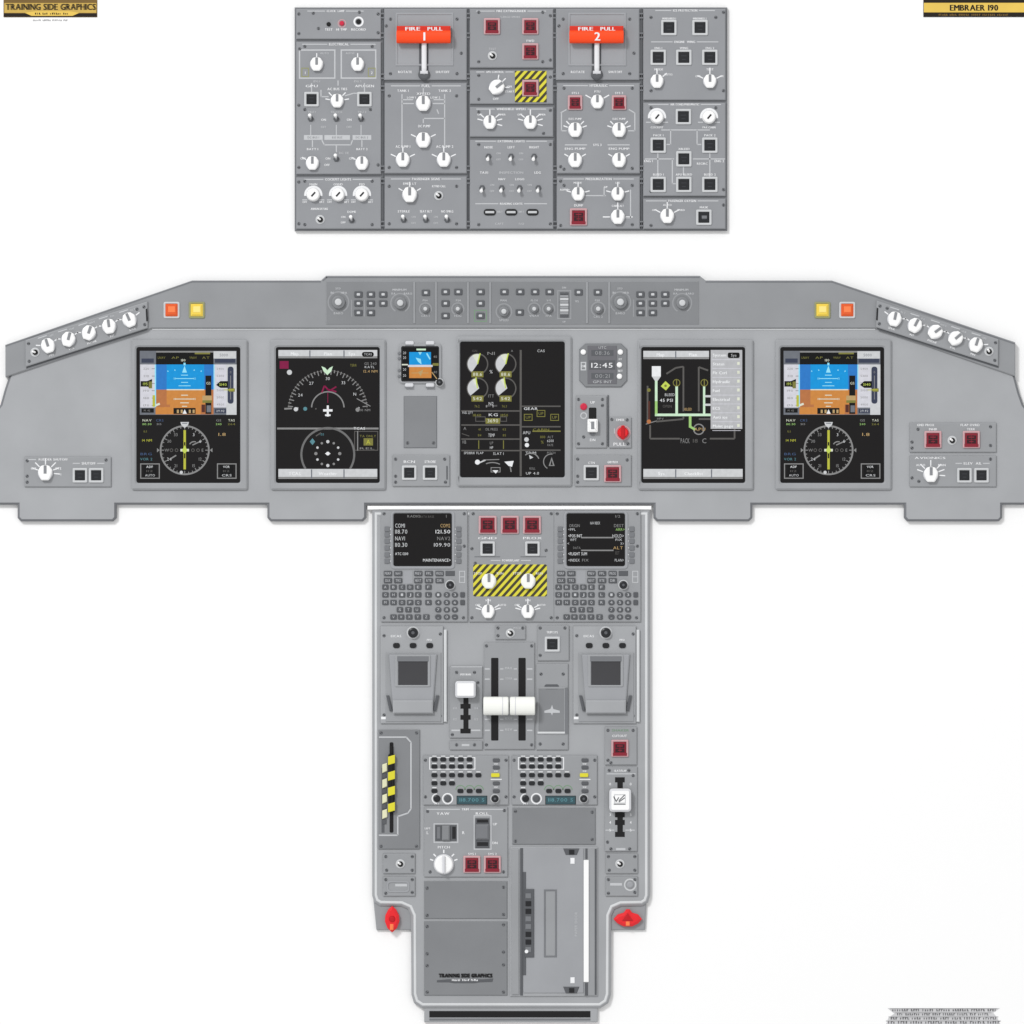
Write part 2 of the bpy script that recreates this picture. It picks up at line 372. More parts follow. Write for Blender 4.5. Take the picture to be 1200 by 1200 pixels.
for x0, x1, kx, yx, t in ((350, 393, 371, 353, 'IDG 1'), (399, 441, 419, 431, 'IDG 2')):
    m.box(x0, 57.5, x1, 92, 1.6); m.knob(kx, 75, 0, 8, (), None); m.line(kx, 62, kx, 67, 1.2, 'print_white'); m.text('AUTO', kx + (9 if x0 < 370 else -9), 62, 2.6, 'print_grey')
    m.b.outline(yx, 79, yx + 9, 90, 1.1, m.h + .2, 'olive'); m.text(t[-1], yx + 4.5, 85, 3.4); m.text(t, kx, 95, 2.6, 'print_grey')
m.line(365, 97, 365, 108); m.line(427, 97, 427, 108); m.text('GPU', 365, 100.5, 3.2, wid=14); m.text('APU GEN', 427, 100.5, 3.2, wid=22); m.line(396, 94, 396, 100)
m.text('AC BUS TIES', 395, 104, 3.2, wid=23); m.button(365, 116, 12); m.button(427, 116, 12); m.knob(395, 118, 0, 8, (-80, -45, 45, 80), None)
m.line(376, 105, 376, 113); m.line(376, 113, 385, 113); m.line(404, 112, 414, 109); m.line(414, 109, 420, 109)
for x in (364, 394, 423): m.toggle(x, 139, True, side=False); m.line(x, 146, x, 158, 1)
m.text('TRU 1', 365, 131, 2.7, 'print_grey'); m.text('TRU ESS', 394, 131, 2.7, 'print_grey'); m.text('TRU 2', 424, 131, 2.7, 'print_grey')
for x in (379, 409): m.text('ON', x, 140, 2.8); m.text('OFF', x, 148.5, 2.8, 'print_grey')
for x0, x1, t in ((356, 378, 'DC BUS 1'), (380, 410, 'ESS BUS'), (413, 435, 'DC BUS 2')): m.bar(x0, 158, x1, 163.6); m.b.text(t, (x0 + x1) / 2, 160.8, 2.2, m.h + .3, 'mid_grey')
for a in ((377, 164, 380, 169.5), (380, 169.5, 411, 169.5), (411, 169.5, 413, 164), (394, 170, 394, 178), (366, 164, 366, 172), (424, 164, 424, 172)): m.line(*a)
m.text('BATT 1', 366, 174.5, 2.8, wid=13); m.text('BATT 2', 424, 174.5, 2.8, wid=13); m.text('OFF', 355, 185.5, 2.8); m.text('OFF', 412, 185.5, 2.8)
m.knob(366, 191, 0, 8, (-60,), None); m.knob(424, 191, 0, 8, (-60,), None); m.toggle(394, 186, True, side=False)
m.text('ON', 384, 185.5, 2.8); m.text('OFF', 383, 193, 2.8); m.text('DC TIE', 403, 179, 2.8, 'print_grey'); m.done()
m = om(347, 207.5, 446.5, 268)
m.title('COCKPIT LIGHTS', 356, 436, 210, 3); m.screws((350, 213), (357, 212), (436, 212), (350, 262), (357, 263), (436, 263))
for x, t in ((367, 'MAIN'), (396, 'OVHD'), (424, 'PED')):
    m.text(t, x, 215.8, 2.8); m.sel(x, 228, 42); m.text('OFF', x - 10, 236.5, 2.4); m.text('BRT', x + 10, 236.5, 2.4)
m.text('ANNUNCIATORS', 374, 244.5, 2.8, wid=20); m.jack(375, 257); m.text('DOME', 412, 248, 2.8); m.toggle(412, 258, True, side=False); m.text('ON', 402, 254, 2.5); m.text('OFF', 402, 260.5, 2.5); m.done()
# columns two and four: fire handles
def fire(cx, num):
    m = om(cx - 46.5 if cx < 600 else cx - 47.5, 10, cx + 50.5, 93.5, 'plate with the engine fire handle numbered ' + ('one' if num == '1' else 'two'))
    m.b.frame(rect(cx - 33, 14.5, cx + 35, 77), rect(cx - 30.5, 17, cx + 32.5, 74.5), 11.5, 13.2, 'plate_light', 0.7)
    m.b.quad(cx - 30.5, 17, cx + 32.5, 74.5, 12.2, 'plate_light')
    m.b.box(cx - 5.5, 40, cx + 5.5, 88, 12, 12.6, 'dark_grey', 0.3, r=3)
    m.screws((cx - 39, 22), (cx + 39, 22), (cx - 39, 86), (cx + 39, 86), (cx - 44, 30), (cx + 44, 62))
    m.text('ROTATE', cx - 22, 84, 3.0, wid=16); m.text('SHUTOFF', cx + 22, 84, 3.0, wid=16); m.done()
    h = Mod(OV, 'fire_handle', cx - 31, 31, cx + 31, 52, 0, 30, None, label='red fire handle bearing the number ' + num); hb = MB()
    hb.box(cx - 31.5, 30.8, cx + 31.5, 40, 16, 25, 'fire_dark', 1.2); hb.tube([(cx - 31.8, 43.5, 23), (cx - 31.2, 43.5, 23), (cx + 31.2, 43.5, 23), (cx + 31.8, 43.5, 23)], [6.6, 7.6, 7.6, 6.6], 'fire_red', 20)
    hb.text('FIRE', cx - 13, 34.2, 4.0, 25.4, 'print_white', wid=17, bold=.5); hb.text('PULL', cx + 13, 34.2, 4.0, 25.4, 'print_white', wid=17, bold=.5)
    hb.text(num, cx + 0.5, 43.5, 9.5, 30.9, 'print_white', bold=.9)
    h.b.quad(cx, 40, cx + .01, 40.01, 20, 'fire_red'); h.done(); h.b = None
    part('grip', hb, h.obj, (cx, 41.5, 30))
    s = MB(); s.tube([(cx + .5, 47, 18), (cx + .5, 80, 16.5), (cx + .5, 86, 14)], [3.0, 3.0, 2.7], 'chrome', 14)
    s.lathe(cx + .5, 87, [(7, 12), (6.6, 15), (4.5, 16.5)], 'dark_grey', 20); s.box(cx - 4, 83, cx + 5, 86.5, 15, 18, 'knob_shade', .8)
    part('stem', s, h.obj, (cx + .5, 60, 16))
fire(496.5, '1'); fire(699, '2')
m = om(450.5, 97, 547, 203)
m.title('FUEL', 458, 540, 100.3, 3.4); m.screws((456, 112), (535, 112), (456, 196), (535, 196))
for t, x in (('TANK 1', 472, ), ('TANK 2', 521)): m.text(t, x, 106, 3)
for a in ((471, 110, 471, 170), (521, 110, 521, 170), (471, 116.5, 484, 116.5), (508, 116.5, 521, 116.5), (471, 121, 485, 121), (507, 121, 521, 121), (497, 138.5, 521, 138.5), (496, 139, 496, 144), (496, 103, 496, 109)): m.line(*a)
m.knob(496, 121, 0, 9, (), None); m.text('XFEED', 496, 109.5, 3, wid=16); m.text('LOW 1', 482, 114, 2.6); m.text('LOW 2', 510, 114, 2.6); m.line(512, 128, 514, 133)
m.text('DC PUMP', 497, 147.5, 3.2, wid=14); m.knob(496, 164, 0, 9, (-65, 65), None, tl=7)
m.text('AC PUMP 1', 472, 171.5, 3.2, wid=17); m.text('AC PUMP 2', 521, 171.5, 3.2, wid=20); m.knob(472, 187, 0, 8.5, (-65, 0, 65), None, tl=7); m.knob(520, 187, 0, 8.5, (-65, 0, 65), None, tl=7); m.done()
m = om(450.5, 206.5, 547, 268)
m.title('PASSENGER SIGNS', 458, 540, 209.5, 3); m.screws((456, 218), (535, 218), (456, 262), (535, 262))
m.text('EMER LT', 480, 215, 3); m.knob(480, 228, 0, 9, (-60, 0, 60), None, tl=6); m.text('ATTND CALL', 514, 218, 2.8, wid=16); m.jack(514, 229)
for x, t in ((473, 'STERILE'), (499, 'SEAT BLT'), (524, 'NO SMKG')): m.toggle(x, 257.5, True, None, x < 520); m.text(t, x, 247.5, 3, wid=14)
m.done()
# column three
m = om(550.5, 10, 648.5, 79, 'plate with three red guarded buttons and a small black switch')
m.title('FIRE EXTINGUISHER', 558, 640, 12.6, 2.8); m.screws((561, 14), (636, 14), (561, 72), (636, 72), (645, 18), (645, 70)); m.text('CARGO SMOKE', 598, 19.5, 2.4, 'print_grey')
m.red(576.5, 30.5, 19); m.red(621.5, 30.5, 19); m.red(621.5, 60, 19); m.text('FWD', 621.5, 47.5, 3); m.jack(577, 65); m.text('TEST', 577, 57, 2.8, 'print_grey'); m.done()
m = om(550.5, 82, 648.5, 121.5, 'plate with a turned white knob and a red button in a yellow striped border')
m.title('APU CONTROL', 558, 602, 84, 2.6); m.screws((561, 88), (561, 116), (645, 90)); m.knob(582, 102, 52, 9, (10, 45, 90), None); m.text('OFF', 581, 115.5, 3); m.text('ON', 597, 101, 2.6); m.text('START', 597, 107, 2.6)
m.b.frame(rect(603.5, 82.8, 640.5, 119.5), rect(612, 92.5, 632, 113), 12, 13, 'hazard', .4); m.red(621.5, 103, 19); m.text('EMER STOP', 621.5, 92.2, 2.2, 'print_dark'); m.done()
m = om(550.5, 125, 648.5, 160)
m.title('WINDSHIELD WIPERS', 558, 640, 127.5, 2.8); m.screws((561, 131), (645, 129), (637, 156))
for x in (574, 621.5): m.knob(x, 143, 0, 8, (-75, -50, 0, 50, 75, 105), None, tl=7)
m.text('OFF', 562, 134, 2.4); m.text('TIMER', 588, 134, 2.4); m.text('OFF', 609, 134, 2.4); m.text('TIMER', 635, 134, 2.4); m.done()
m = om(550.5, 163.5, 648.5, 268)
m.title('EXTERNAL LIGHTS', 557, 641, 165.2, 2.9); m.screws((561, 169), (645, 169), (561, 263), (645, 262))
for x, t in ((572.5, 'NOSE'), (599, 'LEFT'), (626, 'RIGHT')): m.toggle(x, 183, False, None, x < 620); m.text(t, x, 172.3, 3)
m.text('TAXI', 567, 202, 3); m.text('INSPECTION', 599, 202, 3, 'print_grey', wid=28); m.text('LDG', 630, 202, 3)
for x, t in ((565, ''), (588, 'NAV'), (609, 'LOGO'), (631, '')):
    m.toggle(x, 220, False, None, x < 630)
    if t: m.text(t, x, 209.7, 2.8)
m.title('READING LIGHTS', 557, 641, 238.5, 2.6)
for x in (574, 599, 624): m.put('slot_dial', 'rocker', p_rocker, x, 248.5)
m.text('BRT', 586, 248, 2.6, 'print_grey'); m.text('BRT', 611, 248, 2.6, 'print_grey'); m.text('CAPT', 585, 262, 2.8, 'print_grey'); m.text('F/O', 611, 262, 2.8, 'print_grey'); m.done()
# column four
m = om(652.5, 97, 750, 203)
m.title('HYDRAULIC', 660, 743, 100, 3.2); m.screws((661, 103), (741, 103), (657, 195), (661, 198), (741, 197))
m.red(674, 120, 17, 'SYS 1'); m.red(725.5, 120, 17, 'SYS 2'); m.knob(700, 119, 0, 8, (-60, 60), None, tl=8); m.text('PTU', 700, 107, 2.8)
for x in (674, 725.5): m.knob(x, 152, 0, 8.5, (-70, -45, 45, 70), None); m.text('ELEC PUMP', x, 139, 2.6, wid=15); m.knob(x, 187.5, 0, 8.5, (-60, 60), None); m.text('ENG PUMP', x, 174, 2.8, wid=24)
for a in ((658, 132, 658, 153), (658, 153, 664, 153), (744, 132, 744, 153), (744, 153, 736, 153), (657, 132, 664, 128), (744, 132, 737, 128), (662, 169.5, 688, 169.5), (712, 169.5, 738, 169.5)): m.line(*a)
m.text('SYS 3', 700, 169.5, 3); m.done()
m = om(652.5, 206.5, 750, 268)
m.title('PRESSURIZATION', 660, 743, 209.5, 3); m.screws((661, 217), (741, 217), (657, 212), (741, 263), (645 + 12, 264))
m.knob(677.5, 227, 0, 8, (-75, 0, 75), None); m.knob(724, 227, 0, 8, (-75, 0, 75), None); m.text('MODE', 677, 214, 2.6); m.text('LFE', 724, 214, 2.6)
m.red(678, 254, 20); m.text('DUMP', 678, 240.5, 3); m.knob(724, 254, 0, 8.5, (-90, 0, 90), None, tl=9); m.text('CABIN ALT', 724, 241, 2.6, wid=14)
for a in ((686, 229, 710, 229), (708, 219, 708, 229), (739, 222, 739, 255), (731, 255, 739, 255), (660, 222, 668, 222)): m.line(*a)
m.text('AUTO', 661, 222, 2.6); m.text('UP', 710, 219, 2.6); m.done()
# column five
m = om(754, 10, 850.5, 117)
m.title('ICE PROTECTION', 768, 838, 11.9, 2.8); m.screws((763, 20), (839, 20), (848, 14), (763, 106), (848, 106))
m.button(784, 32, 13); m.button(820.5, 32, 13); m.text('WINDSHIELD 1', 784, 21.3, 2.4, wid=16); m.text('WINDSHIELD 2', 820, 21.3, 2.4, wid=16); m.title('ENGINE  WING', 763, 842, 48.7, 2.8)
for x, t in ((771.5, 'ENG 1'), (801.5, 'WING'), (832, 'ENG 2')): m.button(x, 67, 13); m.text(t, x, 56, 2.7)
m.knob(770, 95, 0, 8, (0, 50), None, tl=7); m.knob(832, 95, 0, 8, (-65, 0, 65), None, tl=8); m.text('MODE', 772, 81, 2.8); m.text('TEST', 832, 81, 2.8)
m.text('AUTO', 783, 87, 2.6); m.text('OFF', 818, 89, 2.6); m.text('ICE', 846, 89, 2.4); m.done()
m = om(754, 120, 850.5, 229.5)
m.title('AIR COND/PNEUMATIC', 760, 845, 119.5 + 2.6, 2.6); m.screws((763, 126), (839, 126), (848, 222), (763, 224))
m.sel(770, 137, 40); m.sel(831, 137, 40); m.button(801, 136.5, 13); m.text('COCKPIT', 770, 149, 2.6); m.text('PAX CABIN', 831, 149, 2.6, wid=15)
for a in ((775, 152, 832, 152), (786, 152, 786, 169), (817, 152, 817, 169), (781, 169, 786, 169), (817, 169, 822, 169), (771, 179, 771, 207), (756, 186, 790, 186), (812, 186, 850, 186), (832, 179, 832, 207), (788, 186, 788, 215), (788, 215, 792, 215), (801, 195, 801, 205)): m.line(*a)
m.button(771.5, 170, 13, 'PACK 1'); m.button(832, 170, 13, 'PACK 2'); m.button(801.5, 186, 13, 'XBLEED')
for x, t in ((771.5, 'BLEED 1'), (801.5, 'APU BLEED'), (832, 'BLEED 2')): m.button(x, 216, 13, t)
m.text('ENG 1', 760, 188.5, 3); m.text('ENG 2', 843, 188.5, 3); m.text('RECIRC', 823, 191.5, 2.8); m.done()
m = om(754, 232.5, 850.5, 268)
m.title('PASSENGER OXYGEN', 757, 842, 233.2 + 2, 2.8); m.screws((848, 240), (763, 264)); m.knob(782, 253, 0, 8.5, (-62, 0, 62), None, tl=8); m.text('AUTO', 782, 240, 2.6); m.text('OFF', 767, 246, 2.4); m.text('OVRD', 798, 246, 2.4)
m.button(825, 254.5, 13, 'MASK'); m.b.quad(822.5, 252.5, 828.5, 256, m.h + 1.9, 'mid_grey'); m.done()
for x in (448.5, 548.5, 650.5, 752):
    for y in (18, 41, 89, 103, 197, 212, 262): inst('rail_clip', proto('clip', p_clip), OV, x, y, 9)

# ================================================================== INSTRUMENT PANEL
IP = thing('instrument_panel', 'very wide grey panel with sloping shoulders and large colour displays across the middle', 'instrument panel', (600, 611, 0))
b = MB()
body = [(182, 378), (12, 437), (10, 441), (5, 456), (0, 474), (-8, 484), (-8, 588), (-4, 591.5), (20, 591.5), (20, 607), (24, 611), (132, 611), (136, 607), (136, 591.5), (313, 591.5), (313, 607), (317, 611), (425, 611), (429, 607), (429, 591.5),
        (766, 591.5), (766, 607), (770, 611), (878, 611), (882, 607), (882, 591.5), (1060, 591.5), (1060, 607), (1064, 611), (1171, 611), (1175, 607), (1175, 591.5), (1204, 591.5), (1208, 588), (1208, 484), (1200, 474), (1195, 460), (1190, 441), (1188, 437), (1022, 378)]
b.plate(body, 0.3, 10, 'panel_grey', 2.6, em='mid_grey', side='dark_grey')  # edge shadow put into the colour: darker bevel and sides
part('panel_body', b, IP, (600, 611, 0))
b = MB()
gl = [(6, 404), (225, 328.5), (376, 328.5), (382, 323), (820, 323), (827, 328.5), (975, 328.5), (1190, 401), (1190, 441), (1026, 384.5), (178, 384.5), (6, 442)]
b.plate(gl, 0.3, 14, 'glare_grey', 1.2, em='glare_grey')
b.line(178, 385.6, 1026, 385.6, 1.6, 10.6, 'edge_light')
for a in ((6, 405.5, 225, 330), (225, 330, 376, 330), (378, 329, 383, 324.6), (382, 324.8, 820, 324.8), (827, 330.2, 975, 330.2), (975, 330.2, 1189, 402.6)): b.line(*a, 1.6, 14.3, 'mid_grey')
part('glareshield', b, IP, (600, 385, 14))

# warning lamps on the glareshield
def lamp(x, c, label):
    b = MB(); b.frame(rr(x - 9.4, 353.6, x + 9.4, 373, 2, 3), rr(x - 7.2, 355.8, x + 7.2, 370.8, 1, 3), 14, 16, 'olive' if c == 'yellow' else 'frame_light', .7)
    b.box(x - 7.2, 356, x + 7.2, 370.6, 14, 17.5, 'lamp_' + c, 2.2); b.box(x - 4.0, 359, x + 4.4, 366, 17.4, 18.2, 'lamp_%s_hot' % c, .6)
    part('warning_light', b, IP, (x, 363, 14), label=label)
lamp(201, 'orange', 'orange square warning light on the left shoulder'); lamp(230.5, 'yellow', 'yellow square caution light on the left shoulder')
lamp(964, 'yellow', 'yellow square caution light on the right shoulder'); lamp(993, 'orange', 'orange square warning light on the right shoulder')

# audio strips on the sloping shoulders
def strip(cx, cy, rot, flip):
    m = Mod(IP, 'audio_panel', cx - 79, cy - 15, cx + 79, cy + 15, 13, 18, None, rot=rot, label='sloping strip of five white knobs on the %s shoulder' % ('right' if flip else 'left'))
    d = -1 if flip else 1; e = 4.6 * d
    m.b.plate([(cx - 75 + e, cy - 15), (cx + 75 + e, cy - 15), (cx + 75 - e, cy + 15), (cx - 75 - e, cy + 15)], 13, 18, 'module_grey', 1.0)
    m.b.flat([(cx - 74 - e, cy + 14.6), (cx + 75 - e, cy + 14.6), (cx + 75 - e * 1.3, cy + 17.2), (cx - 74 - e * 1.3, cy + 17.2)], 14.4, 'dark_grey')  # painted shadow: flat dark strip along the plate's lower edge
    m.screws((cx - 71 + e * .6, cy - 10), (cx + 71 + e * .6, cy - 10), (cx - 71 - e * .6, cy + 10), (cx + 71 - e * .6, cy + 10), (cx + d * 65, cy - 10))
    for k in range(5):
        kx = cx + d * (-47 + 25 * k)
        m.knob(kx, cy - 0.5, (0, 40, 45, 12, -8)[k] * 0.8, 8.6, (-70, 70), None); m.text(('OFF', 'VHF', 'NAV', 'PA', 'ALT')[k], kx + 7, cy - 11, 2.6, 'print_grey'); m.text(('MIN', 'VOL', 'PHONE', 'INT', 'SPKR')[k], kx, cy + 11, 2.6)
        m.line(kx - 9, cy - 12.5, kx + 2, cy - 12.5)
    m.jack(cx - d * 64, cy + 2); m.b.plate([(cx + d * 74 - 1 + e * .4, cy - 7), (cx + d * 74 + 1 + e * .4, cy - 7), (cx + d * 74 + 1 - e * .4, cy + 7), (cx + d * 74 - 1 - e * .4, cy + 7)], 17, 18.6, 'black', .3)
    m.done()
strip(101.5, 391.5, -17.6, False); strip(1098.5, 390.5, 17.6, True)

# glareshield control panel
m = Mod(IP, 'flight_guidance_panel', 382, 329.5, 819, 380, 13, 15, 'inset_grey', .5, em='glare_grey')
for x in (485.5, 511, 548.5, 574.5, 688, 714): m.b.box(x - 1.2, 330.5, x + 1.2, 379, 14.8, 16.2, 'module_grey', .5)
def keys(*pts):
    for x, y in pts: m.put('push_key', 'minikey', p_minikey, x, y)
def dial(x, y, r, t=None, ring=True):
    if ring: m.b.arc(x, y, r, 1.6, -150, 150, m.h + .15, 'module_grey')
    m.put('rotary_knob', 'dial_%d' % r, p_dial(r), x, y)
    if t: m.text(t, x, y + r + 1.0, 3.0, 'print_grey', bold=.2)
for ox in (0, 330.5):
    keys((420 + ox, 345), (434.5 + ox, 345), (449 + ox, 345), (420 + ox, 355.5), (434.5 + ox, 355.5), (449 + ox, 355.5), (420 + ox, 366.5), (434.5 + ox, 366.5))
    dial(396.5 + ox, 354, 12, 'BARO'); m.text('IN', 389 + ox, 343, 2.8, 'print_grey'); m.text('HPA', 403 + ox, 343, 2.8, 'print_grey'); m.text('STD', 396 + ox, 338, 2.4, 'print_grey')
    dial(469 + ox, 355, 11); m.text('MINIMUM', 468 + ox, 339.5, 2.8, 'print_grey', wid=16); m.text('RA', 461 + ox, 344, 2.6, 'print_grey'); m.text('BARO', 478 + ox, 344, 2.6, 'print_grey')
    for x in (412, 427): m.line(x + ox, 351, x + ox, 371, 1.2, 'module_grey')
keys((499, 343), (522, 342), (537, 342), (522, 355.5), (522, 370), (563, 342), (563, 355.5), (563, 370), (591, 342), (609.5, 342), (627, 342), (644, 342), (609, 366), (678, 342.5), (700.5, 342.5))
m.b.outline(555.5, 363, 570.5, 377, 1.1, m.h + .15, 'green_print')
dial(498.5, 362, 7, 'CRS 1'); dial(536.5, 362, 7, 'HDG'); dial(590.5, 365, 9, 'SPEED'); dial(626, 362, 7, 'VNAV'); dial(643, 362, 7, 'FPA'); dial(701, 362, 8, 'CRS 2')
for x, t in ((498, 'PSH'), (537, 'PSH'), (590, 'MAN'), (626, 'FLCH'), (643, 'V/S'), (700, 'PSH')): m.text(t, x, 352, 2.5, 'print_grey')
m.b.outline(653, 340, 669.5, 374, 1.3, m.h + .15, 'module_grey'); m.text('DN', 661, 337, 2.4, 'print_grey'); m.text('UP', 661, 377, 2.2, 'print_grey'); m.text('VS', 676, 353, 2.8, 'print_grey')
w = MB()
for k in range(9): w.box(656.4, 342.5 + k * 3.3, 666.2, 345.4 + k * 3.3, 14.5, 16 + 2.2 * math.sin(math.pi * (k + .5) / 9), 'dark_grey' if k in (0, 8) else ('frame_light' if 2 <= k <= 6 and k % 2 == 0 else 'module_grey'), .5)
part('thumbwheel', w, m.obj, (661, 357, 15)); m.done()

# ---- displays
def display(x0, y0, x1, y1, sx0, sy0, sx1, sy1, label):
    m = Mod(IP, 'display_unit', x0, y0, x1, y1, 9.5, 15, None, label=label)
    m.b.frame(rr(x0, y0, x1, y1, 2, 2), rr(sx0 - 1, sy0 - 1, sx1 + 1, sy1 + 1, 2.5, 2), 9.5, 15, 'bezel_grey', 2.0, 11)
    m.b.quad(sx0 - 2, sy0 - 2, sx1 + 2, sy1 + 2, 10.7, 'black'); m.done()
    s = MB(); s.box(sx0, sy0, sx1, sy1, 10.5, 11.3, 'lit_scr', .3, em='black', r=2); return m, s
SH = 11.3
def screen(m, s, x, y): return part('screen', s, m.obj, (x, y, 11))
def Q(s, x0, y0, x1, y1, c, l=1): s.quad(x0, y0, x1, y1, SH + 0.12 * l, 'lit_' + c)
def T(s, t, x, y, size, c, wid=None, al='c', l=2): s.text(t, x, y, size * 0.86, SH + 0.12 * l, 'lit_' + c, wid and wid * 0.95, al)
def Ln(s, x0, y0, x1, y1, w, c, l=2): s.line(x0, y0, x1, y1, w, SH + 0.12 * l, 'lit_' + c)
def Ol(s, x0, y0, x1, y1, w, c, l=2): s.outline(x0, y0, x1, y1, w, SH + 0.12 * l, 'lit_' + c)

def pfd(ox, side):
    m, s = display(154 + ox, 398, 290 + ox, 574, 160.5 + ox, 407.5, 280.5 + ox, 565, 'outer display with blue and brown horizon on the ' + side)
    X = lambda v: v + ox
    T(s, 'NAV', X(172), 492.5, 3.2, 'sand', 11); T(s, '110.30', X(172), 497, 2.6, 'green', 11); T(s, 'CRS', X(187), 492.5, 3.2, 'blue', 9); T(s, '315', X(186), 497, 2.4, 'grey', 6)
    T(s, 'ILS', X(170), 505.5, 2.6, 'olive'); T(s, '14 NM', X(172), 516, 3.2, 'yel', 12); T(s, 'BRG', X(171), 532, 3.2, 'blue', 14); T(s, 'VOR 2', X(171), 538, 3.4, 'teal', 15)
    T(s, 'GS', X(256), 492.5, 3, 'grey', 6); T(s, '240', X(256), 497, 2.6, 'green', 7); T(s, 'TAS', X(271), 492.5, 3, 'sand', 8); T(s, '264', X(271), 497, 2.6, 'olive', 9); T(s, '1.8', X(260), 509, 4, 'tan', 9)
    for bx, t in (((164, 543), ('ADF', '1', 'AUTO')), ((254, 543), ('VOR', '1', 'CRS'))):
        Ol(s, X(bx[0]), bx[1], X(bx[0] + 23), bx[1] + 18, 1.2, 'grey'); Q(s, X(bx[0] + 4), bx[1] + 2, X(bx[0] + 19), bx[1] + 16, 'blk')
        T(s, t[0], X(bx[0] + 11), bx[1] + 4, 3.0, 'white', 8); T(s, t[1] + '12', X(bx[0] + 11), bx[1] + 9, 2.6, 'dim', 8); T(s, t[2], X(bx[0] + 11.5), bx[1] + 14, 3, 'lt', 12)
    screen(m, s, X(220), 486)
    a = MB()
    Q(a, X(163.5), 411, X(277), 486, 'steelb', 1)
    Q(a, X(164), 411.5, X(182), 419.5, 'steelb', 2); Q(a, X(165.5), 420, X(180), 425, 'navy', 2); Q(a, X(182.5), 413, X(250), 427, 'blk', 2); Q(a, X(182.5), 411.3, X(250), 413, 'grey', 2)
    for x, t in ((189, 'LNAV'), (205, 'AP'), (226, 'VNAV'), (241, 'AT')): T(a, t, X(x), 419, 3, 'olive', 9, l=3)
    T(a, '180', X(214.5), 422, 3.2, 'sand', l=3); Q(a, X(228), 413, X(246), 415, 'olive', 3)
    Q(a, X(182), 427, X(250), 456.5, 'sky2', 2); Q(a, X(195), 427, X(239), 456.5, 'sky', 3); Q(a, X(182), 456.5, X(250), 485.5, 'gnd2', 2); Q(a, X(195), 456.5, X(240), 474, 'gnd', 3); Q(a, X(199), 474, X(235), 485.5, 'gnd', 3); Q(a, X(182), 477, X(199), 485.5, 'gnd', 3)
    Ln(a, X(195), 456.6, X(239), 456.6, 1.2, 'sand', 4)
    a.flat([(X(216), 428.5), (X(213.2), 436.5), (X(218.8), 436.5)], SH + .6, 'lit_cy'); Q(a, X(214.8), 425, X(217.2), 428, 'cy', 4)
    for dx in (-19, -11, 11, 19): Ln(a, X(216 + dx), 436 - 3 + abs(dx) * .12, X(216 + dx * 1.06), 431 + abs(dx) * .18, 1.2, 'cy', 4)
    for y, w, c in ((443.5, 11, 'cy'), (448, 4, 'cy'), (439.5, 4, 'cy'), (452, 7, 'cy'), (467.5, 11, 'sand'), (463, 4, 'sand'), (472, 5, 'sand'), (476, 3, 'sand')): Ln(a, X(216 - w), y, X(216 + w), y, 0.9, c, 4)
    T(a, '10', X(204.5), 443.5, 2.8, 'cy', l=4); T(a, '10', X(228), 443.5, 2.8, 'cy', l=4); T(a, '10', X(204.5), 467.5, 2.8, 'sand', l=4); T(a, '10', X(228), 467.5, 2.8, 'sand', l=4)
    Q(a, X(164), 427, X(181), 477.5, 'tape', 2)
    for k in range(6): T(a, str(220 - 10 * k), X(171), 432 + 8.6 * k, 2.8, 'grey', 7, l=3); Ln(a, X(177.5), 432 + 8.6 * k, X(181), 432 + 8.6 * k, .8, 'grey', 3)
    a.flat([(X(164.5), 446.5), (X(172), 446.5), (X(178), 444), (X(178), 455), (X(172), 453), (X(164.5), 453)], SH + .55, 'lit_blk'); T(a, '195', X(170), 449.8, 3.6, 'limec', l=5); Q(a, X(174), 447, X(178), 455, 'olive', 5)
    Q(a, X(181), 427, X(182.6), 477, 'cy', 3); Q(a, X(178.5), 463, X(181.5), 476.5, 'yel', 4); Ln(a, X(182), 475, X(187), 473, 2.4, 'sand', 4); Q(a, X(165.5), 478.5, X(180), 483.5, 'blk', 3); T(a, 'M .42', X(172), 481, 2.4, 'grey', l=4)
    Q(a, X(240.5), 440, X(247.5), 485, 'blk', 4); T(a, 'GS', X(244), 449, 3.4, 'sand', l=5); Q(a, X(237), 463.5, X(248), 471.5, 'tan', 5); Q(a, X(237), 469, X(248), 472, 'olive', 6); Q(a, X(236), 474, X(240), 483, 'brown', 4); Q(a, X(242), 475, X(247), 483, 'steelb', 5)
    Q(a, X(250), 427, X(265), 477.5, 'tape', 2); Q(a, X(250), 411.5, X(276.5), 420, 'lt', 2); Q(a, X(251.5), 420.5, X(275.5), 425, 'navy', 2); T(a, '5000', X(262), 416, 3.6, 'steelb', l=3)
    for k in range(6): T(a, str(54 - k) + '00', X(258), 432 + 8.4 * k, 2.8, 'grey', 9, l=3)
    Q(a, X(250), 427, X(251.2), 456, 'cy', 3)
    a.flat([(X(253), 451), (X(258), 446.5), (X(267), 446.5), (X(267), 454.5), (X(258), 454.5)], SH + .55, 'lit_blk'); T(a, '5140', X(261), 450.5, 3.4, 'limec', 9, l=5)
    Q(a, X(265), 427, X(277), 486, 'lt', 2); a.plate(rr(X(266.5), 429.5, X(273.5), 473, 3), SH + .2, SH + .5, 'lit_navy'); Q(a, X(268), 455, X(275), 459, 'olive', 5); T(a, '0', X(270), 436, 3, 'grey', l=5); Ln(a, X(270), 440, X(270), 468, .8, 'grey', 5); Ln(a, X(262), 456.8, X(274), 456.8, 1, 'yel', 6)
    Q(a, X(251.5), 479, X(265), 484, 'navy', 3); T(a, '29.92', X(258), 481.5, 2.8, 'lt', 10, l=4)
    Q(a, X(203), 478, X(229), 485, 'blk', 4)
    for x in (207, 211.5, 221, 225.5): Q(a, X(x), 480, X(x + 2.4), 484, 'tan', 5)
